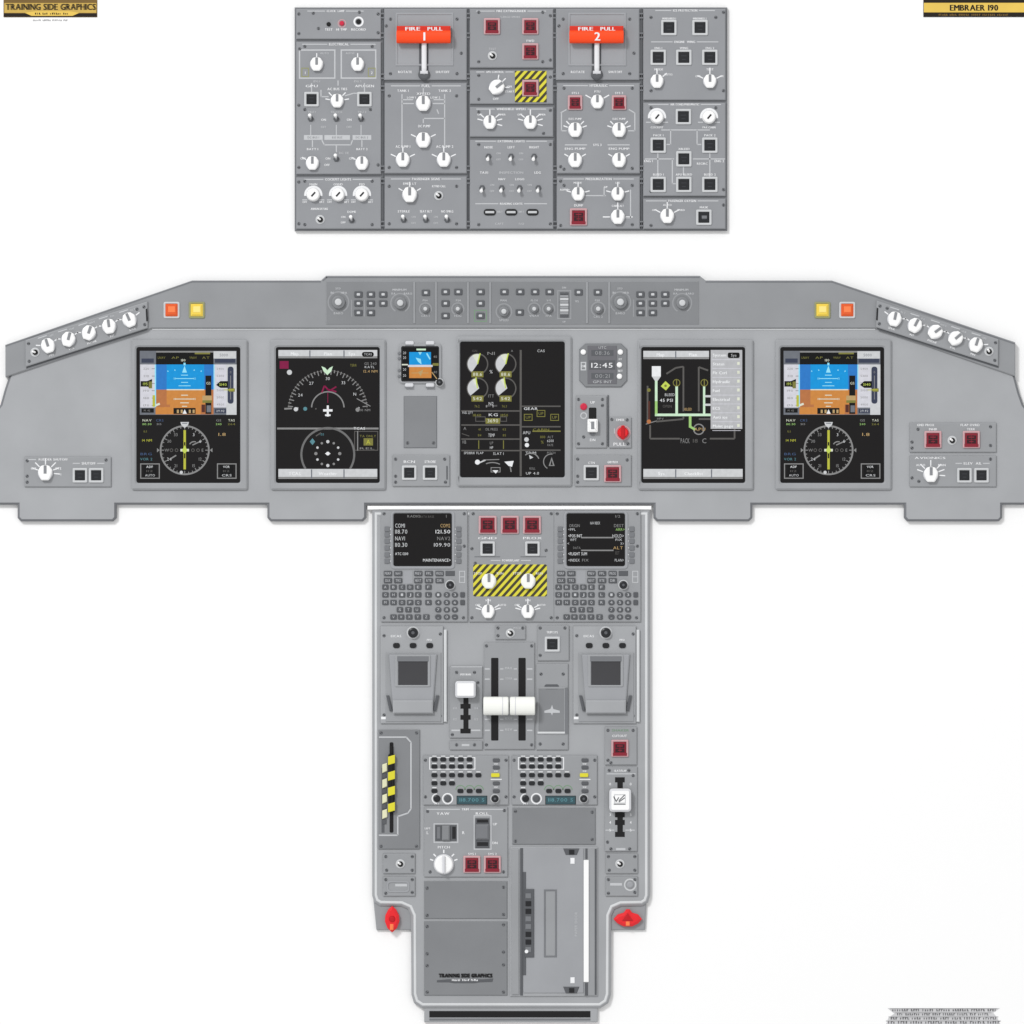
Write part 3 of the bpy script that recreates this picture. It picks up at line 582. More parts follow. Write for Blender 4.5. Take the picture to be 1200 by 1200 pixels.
    a.flat([(X(216.2), 479.5), (X(213.7), 484.8), (X(218.7), 484.8)], SH + .75, 'lit_white')
    part('attitude_indicator', a, m.obj, (X(220), 449, 11))
    c = MB(); cx, cy = X(216.2), 527.5
    c.arc(cx, cy, 28.3, 2.0, 0, 360, SH + .2, 'lit_grey', 60)
    for k in range(36):
        q = math.radians(k * 10); r1 = 25.6 if k % 3 else 24.2
        Ln(c, cx + 28 * math.sin(q), cy - 28 * math.cos(q), cx + r1 * math.sin(q), cy - r1 * math.cos(q), .9, 'grey', 3)
    for k, t in enumerate(('N', '3', '6', 'E', '12', '15', 'S', '21', '24', 'W', '30', '33')):
        q = math.radians(k * 30)
        if k not in (0, 6): T(c, t, cx + 21 * math.sin(q), cy - 21 * math.cos(q), 4.0, 'lt' if k in (1, 2, 8) else 'grey', l=3)
    c.flat([(cx - 5, 494.5), (cx + 5, 494.5), (cx + 4, 498), (cx, 501.5), (cx - 4, 498)], SH + .5, 'lit_lt'); Ln(c, cx - 3, 496, cx + 3, 496, 1, 'steelb', 5)
    Q(c, cx - 1.4, 504, cx + 1.4, 550, 'yel', 3); Q(c, cx - .8, 518, cx + .8, 537, 'blk', 4); Q(c, cx - 5, 526, cx + 5, 529, 'sand', 5); c.flat([(cx, 521.5), (cx + 3.2, 528), (cx, 531.5), (cx - 3.2, 528)], SH + .8, 'lit_limec')
    for dx in (-13, -8, 8, 13): c.arc(cx + dx * 1.2, cy, 1.7, .8, 0, 360, SH + .4, 'lit_dim', 10)
    c.arc(cx + 11, cy - 4, 6, 1.3, -60, 20, SH + .4, 'lit_grey', 10); Ln(c, cx - 18, cy + 11, cx - 10, cy + 6, 1.6, 'grey', 3); Ln(c, cx + 9, cy - 6, cx + 20, cy - 11, 1.4, 'grey', 3)
    c.flat([(cx + 29.5, cy), (cx + 32.5, cy - 2.5), (cx + 32.5, cy + 2.5)], SH + .3, 'lit_grey'); c.flat([(cx - 29.5, cy), (cx - 32.5, cy - 2.5), (cx - 32.5, cy + 2.5)], SH + .3, 'lit_grey'); c.disc(cx - 4, cy + 26, 2, SH + .5, 'lit_lt', 8)
    part('compass_rose', c, m.obj, (cx, cy, 11))
pfd(0, 'left'); pfd(755, 'right')

def menubar(m, x0, x1, y0, y1, divs, texts, shade='lt'):
    b = MB(); b.box(x0, y0, x1, y1, SH, SH + .5, 'lit_' + shade, .3)
    for d in divs: b.quad(d - .7, y0 + .5, d + .7, y1 - .5, SH + .6, 'lit_steelb')
    b.quad(x0, y1 - 2.2, x1, y1 - .2, SH + .55, 'lit_grey')
    for x, t in texts: b.text(t, x, (y0 + y1) / 2 - .3, 3.6, SH + .8, 'lit_white', bold=.3)
    return b
m, s = display(317, 398, 452, 574, 324, 407.5, 444, 565, 'map display with a compass arc and a traffic circle')
Q(s, 327.5, 423, 338, 432, 'mag'); s.disc(339, 436.2, 3, SH + .4, 'lit_lt'); T(s, 'TERR', 414, 428, 3.4, 'olive', 8); T(s, 'GS 240', 434, 426, 3.4, 'grey', 15); T(s, 'KATL', 433, 430, 3, 'lt', 12); T(s, '12.4 NM', 434, 435, 3.4, 'tan', 17)
cx, cy = 384, 480
s.arc(cx, cy, 46.0, 0.7, -88, 88, SH + .1, 'lit_dim', 50)
for k in range(-17, 18):
    q = math.radians(k * 5); r0, r1 = 47, (41 if k % 2 else 43.5)
    Ln(s, cx + r0 * math.sin(q), cy - r0 * math.cos(q), cx + r1 * math.sin(q), cy - r1 * math.cos(q), 1.1, 'grey', 2)
for a, t in ((-62, '24'), (-32, '27'), (0, '30'), (30, '33'), (60, 'N'), (-88, '21'), (88, '3')):
    q = math.radians(a); T(s, t, cx + 36.5 * math.sin(q), cy - 36.5 * math.cos(q), 4, 'lt', l=3)
s.arc(cx, 478, 19, 1.5, -88, 88, SH + .3, 'lit_grey', 30)
s.flat([(376.5, 429), (381, 431), (383.5, 434), (386, 431), (390, 429), (388, 435), (383.5, 439.5), (379, 435)], SH + .4, 'lit_pale')
for a in ((377, 460, 380, 452), (380, 452, 386, 458), (386, 458, 394, 453), (383, 456, 394, 459)): Ln(s, *a, 1.8, 'mag', 3)
Ln(s, 384, 460, 384, 472, .8, 'mag', 3); Q(s, 382.8, 475, 385.2, 488, 'white', 4); Q(s, 378.5, 479.5, 389.5, 482.2, 'white', 4); Q(s, 380.8, 485.5, 387.2, 487.5, 'white', 4)
s.disc(357.5, 479, 2.4, SH + .4, 'lit_teal', 8); s.disc(370, 479, 1, SH + .4, 'lit_dim', 8); Ln(s, 333, 479, 342, 478.5, 2, 'grey'); s.disc(346.5, 479.5, 2.6, SH + .5, 'lit_lt', 8); s.disc(419, 480, 2.6, SH + .5, 'lit_grey', 8); T(s, '10 NM', 428, 480.5, 3, 'grey', 12); Ln(s, 418, 467, 434, 476, 1, 'grey')
Q(s, 324.5, 501, 443.5, 503.2, 'grey'); T(s, 'TCAS', 421, 502, 3.4, 'white', 14, l=3)
s.arc(cx, 532.5, 31, 2.4, -123, 123, SH + .35, 'lit_ring', 60)
for k in range(12):
    q = math.radians(k * 30); s.disc(cx + 14 * math.sin(q), 531.5 - 14 * math.cos(q), 1.5 if k % 3 else 2.0, SH + .4, 'lit_grey' if k % 2 else 'lit_lt', 8)
s.disc(cx, 531.5, 2.2, SH + .5, 'lit_white', 10); Ln(s, cx - 3, 531.5, cx + 3, 531.5, 1, 'white', 5)
s.flat([(366, 513.5), (369.2, 517.5), (366, 521.5), (362.8, 517.5)], SH + .5, 'lit_teal'); Ln(s, 370, 511, 376, 507, 1.4, 'dim', 3); T(s, '-05', 377, 509, 3, 'teal')
Ol(s, 415, 505, 443, 528, .9, 'dim'); Ln(s, 419, 505, 419, 528, 1.2, 'grey', 3); T(s, 'TA ONLY', 431, 511, 3, 'olive', 20); Q(s, 426, 513.5, 437, 522, 'olive', 3); T(s, 'A', 431.5, 518, 6, 'yel', l=4); T(s, 'REL', 430, 525.4, 2.6, 'grey', 18)
screen(m, s, 384, 486)
b = menubar(m, 326, 442, 410, 419.5, (363, 403), ((345, 'Map'), (384, 'Plan'), (412, 'Sys')), 'lt'); b.plate(rr(424, 412.2, 438, 418, 2.8), SH + .5, SH + .7, 'lit_blk'); b.text('TCAS', 431, 415, 2.6, SH + .9, 'lit_lt', wid=9); part('menu_bar', b, m.obj, (384, 415, 11))
b = menubar(m, 326, 442, 549.5, 561, (365, 403), ((345, 'TCAS'), (384, 'Weather')), 'lt'); part('menu_bar', b, m.obj, (384, 555, 11))

m, s = display(536, 394, 670, 570, 540, 401, 661, 558.5, 'engine display with four round gauges')
Q(s, 609, 410, 611.4, 558, 'dim', 2); T(s, 'CAS', 634, 411, 3.4, 'lt', 9)
for gx, gy, a1, q in ((559.5, 426.5, 10, 0), (592.5, 426.5, 10, 0), (559.5, 455, -12, 1), (592.5, 455, -12, 1)):
    s.arc(gx, gy, 12, 1.5, -150, 150, SH + .2, 'lit_dim', 30)
    P = [(gx, gy)] + [(gx + 11.6 * math.sin(math.radians(t)), gy - 11.6 * math.cos(math.radians(t))) for t in range(-145, a1 + 5, 9)]
    if q: P = [(gx + 2, gy)] + P[2:]
    s.flat(P, SH + .35, 'lit_lt'); P2 = [(gx, gy)] + [(gx + 11.8 * math.sin(math.radians(t)), gy - 11.8 * math.cos(math.radians(t))) for t in range(-30, a1 + 8, 6)]
    s.flat(P2, SH + .5, 'lit_sand'); Ln(s, gx, gy, gx + 13 * math.sin(math.radians(a1 + 4)), gy - 13 * math.cos(math.radians(a1 + 4)), 1.4, 'limec', 6)
    Q(s, gx - 7, gy + 8.5, gx + 7, gy + 15.5, 'olive', 5); T(s, '88.6' if not q else '542', gx, gy + 12, 4.2, 'sand', 11, l=6)
T(s, 'N1', 575.5, 414, 4, 'grey', 9); T(s, '%', 575.5, 435.5, 4.4, 'lt'); T(s, 'ITT', 575.5, 464, 4, 'grey', 7); T(s, 'N2', 575.5, 473, 4.4, 'lt', 6); T(s, 'IGN', 559, 411, 2.8, 'dim', al='r'); T(s, 'A', 600, 411, 2.8, 'grey')
T(s, '76.2', 559, 476, 3.2, 'olive', 6); T(s, '76.3', 591, 476, 3.2, 'olive', 6); T(s, 'FF', 576, 476, 3, 'grey', 14)
for y in (481.5, 498, 514.5, 528): Q(s, 540.5, y - .8, 609, y + .8, 'dim')
T(s, 'FUEL QTY', 548, 483.5, 3, 'lt', 13); T(s, 'KG', 578, 486, 3.6, 'white', 11, l=3); T(s, '1840', 559, 486.5, 3.4, 'olive', 10); T(s, '1850', 591, 486.5, 3.4, 'olive', 9); Q(s, 569, 490, 586, 496.5, 'olive', 2); T(s, '3690', 577.5, 493, 4.4, 'sand', 13, l=3); Ol(s, 557, 488, 569, 494, .8, 'dim'); Ol(s, 586, 488, 594, 494, .8, 'dim')
T(s, 'A', 543, 502, 4, 'grey', al='l'); T(s, 'OIL PRESS', 576, 503, 3.4, 'grey', 15); T(s, '61', 562, 503, 3, 'olive'); T(s, '62', 591, 503, 3, 'olive'); T(s, 'TEMP', 576, 510, 4.4, 'lt', 8); T(s, '84', 562, 510, 3, 'olive'); T(s, '85', 591, 510, 3, 'olive'); Ln(s, 541, 508, 550, 511, .8, 'dim')
T(s, 'VIB', 541.5, 518, 4.4, 'grey', 5, 'l'); T(s, 'LP', 576, 519, 3.6, 'grey', 4); T(s, 'HP', 576, 524.5, 3.6, 'lt', 4); Ln(s, 561, 516, 561, 526, 1, 'olive'); Ln(s, 590, 516, 590, 526, 1, 'olive')
T(s, 'SPDBRK FLAP', 555, 530.8, 3.2, 'lt', 24); T(s, 'SLAT 1', 584, 531.5, 3.4, 'lt', 13)
s.disc(559.5, 541.5, 3, SH + .4, 'lit_white', 12); Ln(s, 560, 543, 569, 539, 1.6, 'lt'); Ln(s, 566, 539, 585, 538.4, 1.0, 'grey'); s.arc(577, 562, 20, 1.2, -22, 26, SH + .3, 'lit_grey', 10); s.flat([(591, 541), (602, 540), (600, 547), (596, 546)], SH + .4, 'lit_white'); Ln(s, 598, 547, 599, 553, 1.4, 'grey')
Ol(s, 575, 547.5, 586.5, 553.5, .9, 'grey'); s.flat([(577, 551), (584, 551), (581, 555)], SH + .5, 'lit_white')
for y in (476, 500, 527.5): Q(s, 611.4, y - .8, 657, y + .8, 'dim')
T(s, 'GEAR', 622, 478.8, 3.4, 'white', 17); 
for x, y in ((619, 489), (634, 484.5), (650, 489)): Ol(s, x - 5, y - 4, x + 5, y + 4, .8, 'olive'); T(s, 'UP', x, y, 3.6, 'olive', 6)
T(s, 'APU', 617, 507, 4, 'lt', 9); T(s, 'CABIN', 634, 503.5, 3.2, 'olive', 20); Q(s, 624, 504.5, 657, 506, 'olive'); s.disc(617, 515, 2.8, SH + .4, 'lit_lt', 8); s.disc(617.5, 521.5, 2.6, SH + .4, 'lit_white', 8); T(s, '100', 636, 512, 3.4, 'olive', 6); T(s, '%', 635.5, 518, 4, 'olive'); T(s, 'ALT', 645, 512, 3.2, 'grey', 7); T(s, '6200', 645, 516.5, 3.4, 'lt', 8); T(s, 'RATE', 645, 521.5, 3, 'grey', 7)
s.arc(622, 541, 10, 1.3, -40, 70, SH + .3, 'lit_grey', 14); T(s, 'TRIM', 622, 530.6, 3.2, 'lt', 13); T(s, 'PITCH', 646, 530.6, 2.8, 'grey', 10); s.flat([(620, 533), (625, 536), (621, 538)], SH + .4, 'lit_lt'); s.arc(646, 541, 9, 1.1, -150, 10, SH + .3, 'lit_grey', 14); s.flat([(643, 546), (646.5, 535.5), (650, 546)], SH + .35, 'lit_grey'); s.flat([(645, 545), (646.5, 539), (648, 545)], SH + .5, 'lit_scr')
T(s, 'ROLL', 624, 549, 3.2, 'grey', 7); T(s, 'UP 4.0', 624, 554.6, 3.4, 'lt', 16)
screen(m, s, 600, 480)

m, s = display(748, 398, 883, 574, 752.5, 407.5, 872.5, 565, 'systems display with a green flow diagram')
Q(s, 764, 429, 774.5, 441, 'white', 3); s.flat([(764, 441), (774.5, 441), (771, 446), (767.5, 446)], SH + .4, 'lit_lt')
Q(s, 767.6, 444, 770.6, 487.5, 'pale', 3); Q(s, 767.6, 470, 770.6, 487, 'green', 4); Q(s, 767.6, 484.6, 833, 487.6, 'pale', 4); Q(s, 791.6, 452, 794.6, 485, 'pale', 3); Q(s, 824, 452, 826.6, 485, 'pale', 3); Q(s, 825, 463, 833, 465.5, 'lt', 3); Q(s, 825, 473, 833, 475.5, 'lt', 3); Q(s, 807.4, 487, 810.4, 501, 'green', 4); Ln(s, 809, 500, 815, 503.5, 2.6, 'green', 4)
s.flat([(780, 446.5), (785.5, 451.5), (780.5, 457.5), (774.5, 452.5)], SH + .5, 'lit_limec'); s.disc(780, 452, 1.6, SH + .65, 'lit_olive', 8)
for x in (793, 825.5): s.arc(x, 448.5, 4, 1, 0, 360, SH + .4, 'lit_olive', 12); Ln(s, x, 444, x, 452, 1.2, 'olive', 4)
for a in ((781, 438, 792, 431), (792, 431, 801, 429.5), (801, 429.5, 801, 482), (819, 430, 819, 482), (819, 430, 830, 434), (769, 494, 801, 491), (801, 491, 801, 488), (819, 491, 833, 491), (762, 498, 762, 514), (762, 514, 797, 514), (832, 514, 861, 514), (861, 514, 861, 502)): Ln(s, *a, 2.0, 'dim', 2)
T(s, 'XBLEED', 806, 479.5, 3.6, 'tan', 10); T(s, 'BLEED', 785, 462.5, 3.6, 'lt', 12); T(s, '45 PSI', 781, 469, 4, 'white', 16); T(s, 'OPEN', 782, 476, 3.6, 'dim', 11); T(s, 'HPV', 774, 490.6, 2.8, 'grey', 8)
Q(s, 758, 452, 760, 497, 'dim', 2); Q(s, 759.6, 470, 762, 493, 'brown', 3); s.disc(760.5, 457, 2.2, SH + .5, 'lit_olive', 8); s.disc(760.5, 494, 2.6, SH + .5, 'lit_gnd2', 8); Ln(s, 757, 497, 770, 493, 1, 'grey')
T(s, 'PACK', 803, 516.5, 6.4, 'grey', 11); T(s, '18', 815, 516.5, 5, 'dim', 6); T(s, 'C', 825.5, 516.5, 6.4, 'grey', 5); s.arc(819, 503, 6.0, 1.4, 0, 360, SH + .4, 'lit_grey', 16); T(s, 'APU', 820, 503, 4.2, 'tan', 14, l=5)
screen(m, s, 812, 486)
b = menubar(m, 754, 831, 411, 420.5, (792,), ((774, 'Map'), (812, 'Plan')), 'lt'); part('menu_bar', b, m.obj, (792, 415, 11))
b = MB(); b.box(833, 410, 870, 502.5, SH, SH + .6, 'lit_menu', .3)
for k, t in enumerate(('System', 'Status', 'Flt Ctrl', 'Hydraulic', 'Fuel', 'Electrical', 'ECS', 'Anti ice', 'Maint page')): b.text(t, 835.5, 416 + 10.4 * k, 3.3, SH + .9, 'lit_white', al='l', bold=.3); b.quad(835, 421 + 10.4 * k, 868, 421.6 + 10.4 * k, SH + .75, 'lit_tape')
b.plate(rr(853, 413, 867, 419.5, 2), SH + .5, SH + .8, 'lit_blk'); b.text('Sys', 860, 416.2, 3, SH + 1, 'lit_lt')
for k in range(8): b.quad(864, 424 + 10.4 * k, 867, 427.5 + 10.4 * k, SH + .8, 'lit_sand')
part('drop_menu', b, m.obj, (851, 456, 11))
b = menubar(m, 754, 870.5, 549.5, 561, (792, 834), ((775, 'Sys'), (813, 'Checklist')), 'lt'); part('menu_bar', b, m.obj, (812, 555, 11))

# standby instrument
m = Mod(IP, 'standby_display', 467.5, 402.5, 517.5, 449.5, 9.5, 13, 'bezel_grey', 1.2, r=4, label='small square display with a blue and brown horizon')
for x, y in ((480, 401.5), (504, 401.5), (479.5, 451), (504, 451)): m.b.box(x - 5, y - 2, x + 5, y + 2.4, 9.5, 13.6, 'knob_shade', .8, r=1.8); m.b.quad(x - 5, y + 2.4, x + 5, y + 4, 13.2, 'mid_grey')
m.b.box(470, 405.5, 514.5, 447, 12.8, 13.8, 'black', .5, r=2); 
for y in (414, 420, 434, 441): m.put('push_key', 'sbkey', p_dot(1.9, 'mid_grey', 1.6), 467.8, y, h=13)
m.put('rotary_knob', 'sbknob', p_blackknob(4.0), 515, 448, h=13); m.done()
s = MB(); s.box(471.5, 407, 513.5, 445.5, 13.6, 14.1, 'lit_blk', .2); H0 = SH; SH = 14.1
Q(s, 479.5, 412.5, 505, 427.5, 'sky'); Q(s, 479.5, 430, 505.5, 443, 'gnd'); Q(s, 478, 427.5, 507, 430, 'tape', 2); Q(s, 488, 408.5, 499, 410.5, 'pale'); Q(s, 470.8, 426.5, 478, 428, 'sand'); Q(s, 507, 425.5, 514, 428.5, 'olive')
s.flat([(487, 419), (493, 420.5), (494, 427), (490, 424)], SH + .5, 'lit_cy'); s.flat([(490, 412.5), (494.5, 412.5), (492.2, 416)], SH + .5, 'lit_cy'); Ln(s, 500, 414, 504, 421, 1.6, 'cy', 3); s.flat([(490, 436), (496, 433), (493, 441)], SH + .5, 'lit_tan'); Ln(s, 482, 437, 502, 437, .8, 'tan', 3)
for y in (413.5, 419, 433, 440): T(s, '20', 474, y, 3.4, 'lt', 3.6)
for y in (418, 436): T(s, '40', 510, y, 3.2, 'grey', 4.4)
Ln(s, 506, 436, 512, 444, 1, 'tan', 3); part('screen', s, m.obj, (492, 426, 13)); SH = H0

# blank cover, switch plates, clock, landing gear, brake
m = Mod(IP, 'blank_cover', 473, 464, 512, 525, 9.5, 11.4, 'blank_grey', .8, em='mid_grey', label='plain darker grey cover under the small horizon display'); m.screws((477.5, 519), (508, 519)); m.done()
def ipm(name, x0, y0, x1, y1, label=None): return Mod(IP, name, x0, y0, x1, y1, 9.5, 13, 'module_grey', .9, label=label, side='dark_grey')
m = ipm('switch_module', 460, 533.5, 527, 570, 'plate with two black square buttons below the plain cover'); m.screws((463.5, 538), (521, 538), (463.5, 558), (463.5, 565), (522, 565)); m.button(479.5, 554, 12); m.button(504, 554, 12); m.text('BCN', 479.5, 541, 3.2, wid=13); m.text('STROBE', 504, 541, 3.2, wid=13); m.b.box(523, 546, 524.6, 562, 12.5, 13.5, 'dark_grey', .3); m.done()
m = ipm('switch_module', 674, 533.5, 740, 570, 'plate with one black and one red square button'); m.screws((677, 538), (735, 539), (677, 558), (677, 565)); m.button(693, 554, 13, 'CTN'); m.red(718, 555, 20); m.text('GND PROX', 718, 541.5, 3.0, wid=12); m.done()
m = ipm('gear_lever_module', 675, 464, 711, 525, 'tall plate with a white lever in a black slot'); m.screws((678, 468), (706, 468), (706, 475), (684, 512), (678, 520), (706, 520)); m.text('UP', 694.5, 471.5, 3.4); m.text('DN', 694.5, 515.5, 3.4)
m.b.box(690, 477.5, 699, 492, 12.8, 13.5, 'rubber_black', .4, r=1.5); m.put('warning_lamp', 'ledbig', p_dot(4.2, 'led_red', 3), 684, 476.5); m.b.arc(684, 487, 3.4, 1.4, 0, 360, m.h + .15, 'print_grey'); m.b.box(712, 463, 713.5, 523, 9.8, 12, 'dark_grey', .3)
g = MB(); g.box(688.5, 491, 700.5, 506.5, 13, 23, 'knob_white', 1.8, r=1.5); g.box(692.6, 494, 696.4, 503, 22.8, 23.6, 'pointer_grey', .5); g.plate([(691, 507), (698, 507), (696, 510), (693, 510)], 12.5, 16, 'mid_grey', .5); part('gear_lever', g, m.obj, (694.5, 499, 13)); m.done()
m = ipm('brake_module', 714, 489, 740, 525, 'small plate with a bright red knob'); m.screws((717, 491.5), (735, 492), (736, 520)); m.text('EMER', 727, 492, 3); m.text('PULL', 726, 520.5, 4.2, wid=14); m.text('1', 720, 505, 7, 'print_grey'); m.b.arc(730, 507, 8.2, 1.4, 0, 360, m.h + .12, 'guard_pink')
g = MB(); g.lathe(730, 507, [(6.8, 13), (6.6, 18), (5.0, 21)], 'signal_red', 20); g.box(727.6, 498.5, 732.4, 515, 20, 23, 'signal_deep', 1.2, r=2); part('knob', g, m.obj, (730, 507, 13)); m.done()
P = [(686, 402.5), (728, 402.5), (735, 409), (735, 446), (728, 453.5), (686, 453.5), (679, 446), (679, 409)]
m = Mod(IP, 'clock', 679, 402.5, 735, 453.5, 9.5, 12.6, None, label='eight sided dark grey clock with rows of digits'); m.b.plate(P, 9.5, 12.6, 'blank_grey', .9, em='mid_grey'); m.b.box(688.5, 405, 723, 450, 12.4, 13.2, 'clock_grey', .5)
for x, y in ((683.6, 412.5), (727, 412.5), (726, 427.5), (726, 441)): m.put('push_key', 'clkkey', p_dot(3.3, 'knob_white', 3), x, y)
m.b.outline(680.5, 424, 687, 434, 1.4, m.h + .15, 'print_grey'); m.text('CHR', 684, 429, 3, wid=4.4); m.text('SET', 727, 434.5, 2.6); m.text('ET', 727, 405.8 + 15, 2.4)
m.b.box(690.5, 422, 721, 433, 13, 13.5, 'dark_grey', .3); m.b.text('12:45', 705.5, 428, 5.6, 13.8, 'print_white', wid=25); m.b.text('UTC', 706, 407.2, 3, 13.5, 'print_grey'); m.b.quad(693, 410, 719, 417, 13.3, 'dark_grey'); m.b.text('08:36', 706, 413.5, 4.4, 13.6, 'module_grey', wid=17); m.b.quad(693, 437, 719, 444, 13.3, 'dark_grey'); m.b.text('00:21', 706, 440.5, 4.4, 13.6, 'module_grey', wid=17); m.b.text('GPS INT', 706, 447.4, 3, 13.5, 'print_grey', wid=22); m.text('CHR', 706, 420, 2.4, 'print_grey'); m.done()
# outer lower plates
m = ipm('switch_module', 28.5, 535.5, 130, 570.5, 'plate with one white knob and two black buttons on the left'); m.text('RUDDER SHUTOFF', 62, 536 + 2.4, 2.8, wid=34); m.line(32, 538.5, 42, 538.5); m.screws((31.5, 540), (31.5, 558), (31.5, 565), (124, 539)); m.knob(53, 554, 0, 9, (-70, -45, 0, 45, 70, 95), None, tl=8); m.text('OFF', 39, 549, 2.8); m.text('SYS', 68, 549, 3.2); m.text('1', 71, 556, 3); m.button(93.5, 557, 12); m.button(112.5, 557, 12); m.title('SHUTOFF', 85, 122, 543, 3.2); m.done()
m = ipm('switch_module', 1066.5, 495.5, 1168, 530, 'plate with two red guarded buttons on the right'); m.text('GND PROX', 1085, 498, 3, wid=20); m.text('FLAP OVRD', 1137, 498, 3, wid=22); m.screws((1076, 503), (1069, 518), (1069, 525), (1161, 500), (1161, 522)); m.red(1093.5, 515, 20); m.red(1138.5, 515, 20); m.text('INHIB', 1093.5, 503, 3); m.text('TERR', 1138, 503, 3); m.jack(1116, 516); m.done()
m = ipm('switch_module', 1066.5, 534, 1168, 570.5, 'plate with one white knob and two black buttons on the right'); m.text('AVIONICS', 1090, 536.6, 2.8, wid=36); m.screws((1069, 560), (1077, 564), (1161, 538)); m.knob(1091, 556, 0, 9, (-70, -45, 0, 45, 70, 95), None, tl=8); m.text('AUTO', 1079, 545, 2.8); m.text('MAN', 1104, 545, 3.0); m.button(1130.5, 557, 12); m.button(1150.5, 557, 12); m.title('ELEV  AIL', 1120, 1160, 543, 3.2); m.done()

# ================================================================== PEDESTAL
PD = thing('centre_pedestal', 'tall grey control pedestal with throttle levers and keypads, narrowing below two red knobs', 'control pedestal', (597, 1198, 0))
b = MB()
def mir(P): return P + [(1198 - x, y) for x, y in reversed(P)]
PO = ccw(mir([(436, 597.5), (436, 1050), (438.5, 1058), (445, 1062), (470, 1062.5), (478, 1066), (481.5, 1074), (482, 1166), (485, 1176), (494, 1182)]))
b.plate(PO, 0.3, 10, 'pedestal_grey', 2.2, em='bezel_grey', side='mid_grey')
b.frame(inset(PO, 3.0), inset(PO, 6.0), 9.8, 11, 'edge_light', .7)  # bevel highlight put into shape and colour as a pale bead
b.quad(443.5, 598, 752.5, 605, 10.3, 'pedestal_grey')
b.box(430.5, 592.8, 763.5, 597.2, 0.3, 9.6, 'backdrop_white', .4)  # added white strip, no real part: keeps the shaded gap above the pedestal white
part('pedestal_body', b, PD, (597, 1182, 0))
for P, lab in (([(437, 1052), (441, 1090.5), (483, 1090.5), (483, 1050)], None), ([(758, 1052), (756, 1090.5), (715, 1090.5), (715, 1050)], None)):
    b = MB(); b.plate(P, 0.3, 6, 'module_grey', 1.2, side='dark_grey'); part('side_ledge', b, PD, (P[1][0], P[1][1], 0))
b = MB(); b.box(497, 1180, 700.5, 1198.5, 0.3, 7, 'pedestal_grey', 1.0); b.box(503, 1185.5, 692, 1193, 6.8, 7.6, 'rubber_black', .3); b.box(503, 1194.3, 692, 1196.5, 6.8, 7.8, 'rail_grey', .4); part('foot_slot', b, PD, (598, 1198, 0))
g = MB(); g.plate([(459.5, 1062), (464, 1066), (467.5, 1073), (468, 1080), (465, 1088), (459.5, 1093), (454, 1088), (451, 1080), (451.5, 1073), (455, 1066)], 6, 16, 'signal_red', 3); g.lathe(459.5, 1077, [(4, 15.5), (3.2, 17.5), (1.5, 18)], 'signal_deep', 12); g.box(457, 1083, 461, 1090, 15, 17, 'lamp_orange_hot', 1)
part('release_knob', g, PD, (459.5, 1077, 6), label='upright oval red knob at the lower left')
g = MB(); g.plate([(719, 1077.5), (724, 1072), (731, 1070), (734, 1066), (738, 1066), (741, 1070), (748, 1072), (752.5, 1077.5), (748, 1082.5), (741, 1086), (731, 1086), (724, 1082.5)], 6, 15, 'signal_red', 3); g.plate([(729, 1079), (735.5, 1070), (742, 1079)], 14.5, 17, 'signal_deep', .9); g.box(733.5, 1080, 738, 1085, 14.5, 16.5, 'lamp_orange_hot', .8)
part('release_knob', g, PD, (736, 1077, 6), label='broad winged red knob at the lower right')

def pm(name, x0, y0, x1, y1, m='module_grey', label=None, h1=13, r=0): return Mod(PD, name, x0, y0, x1, y1, 9.5, h1, m, .9, label=label, r=r, side='dark_grey')
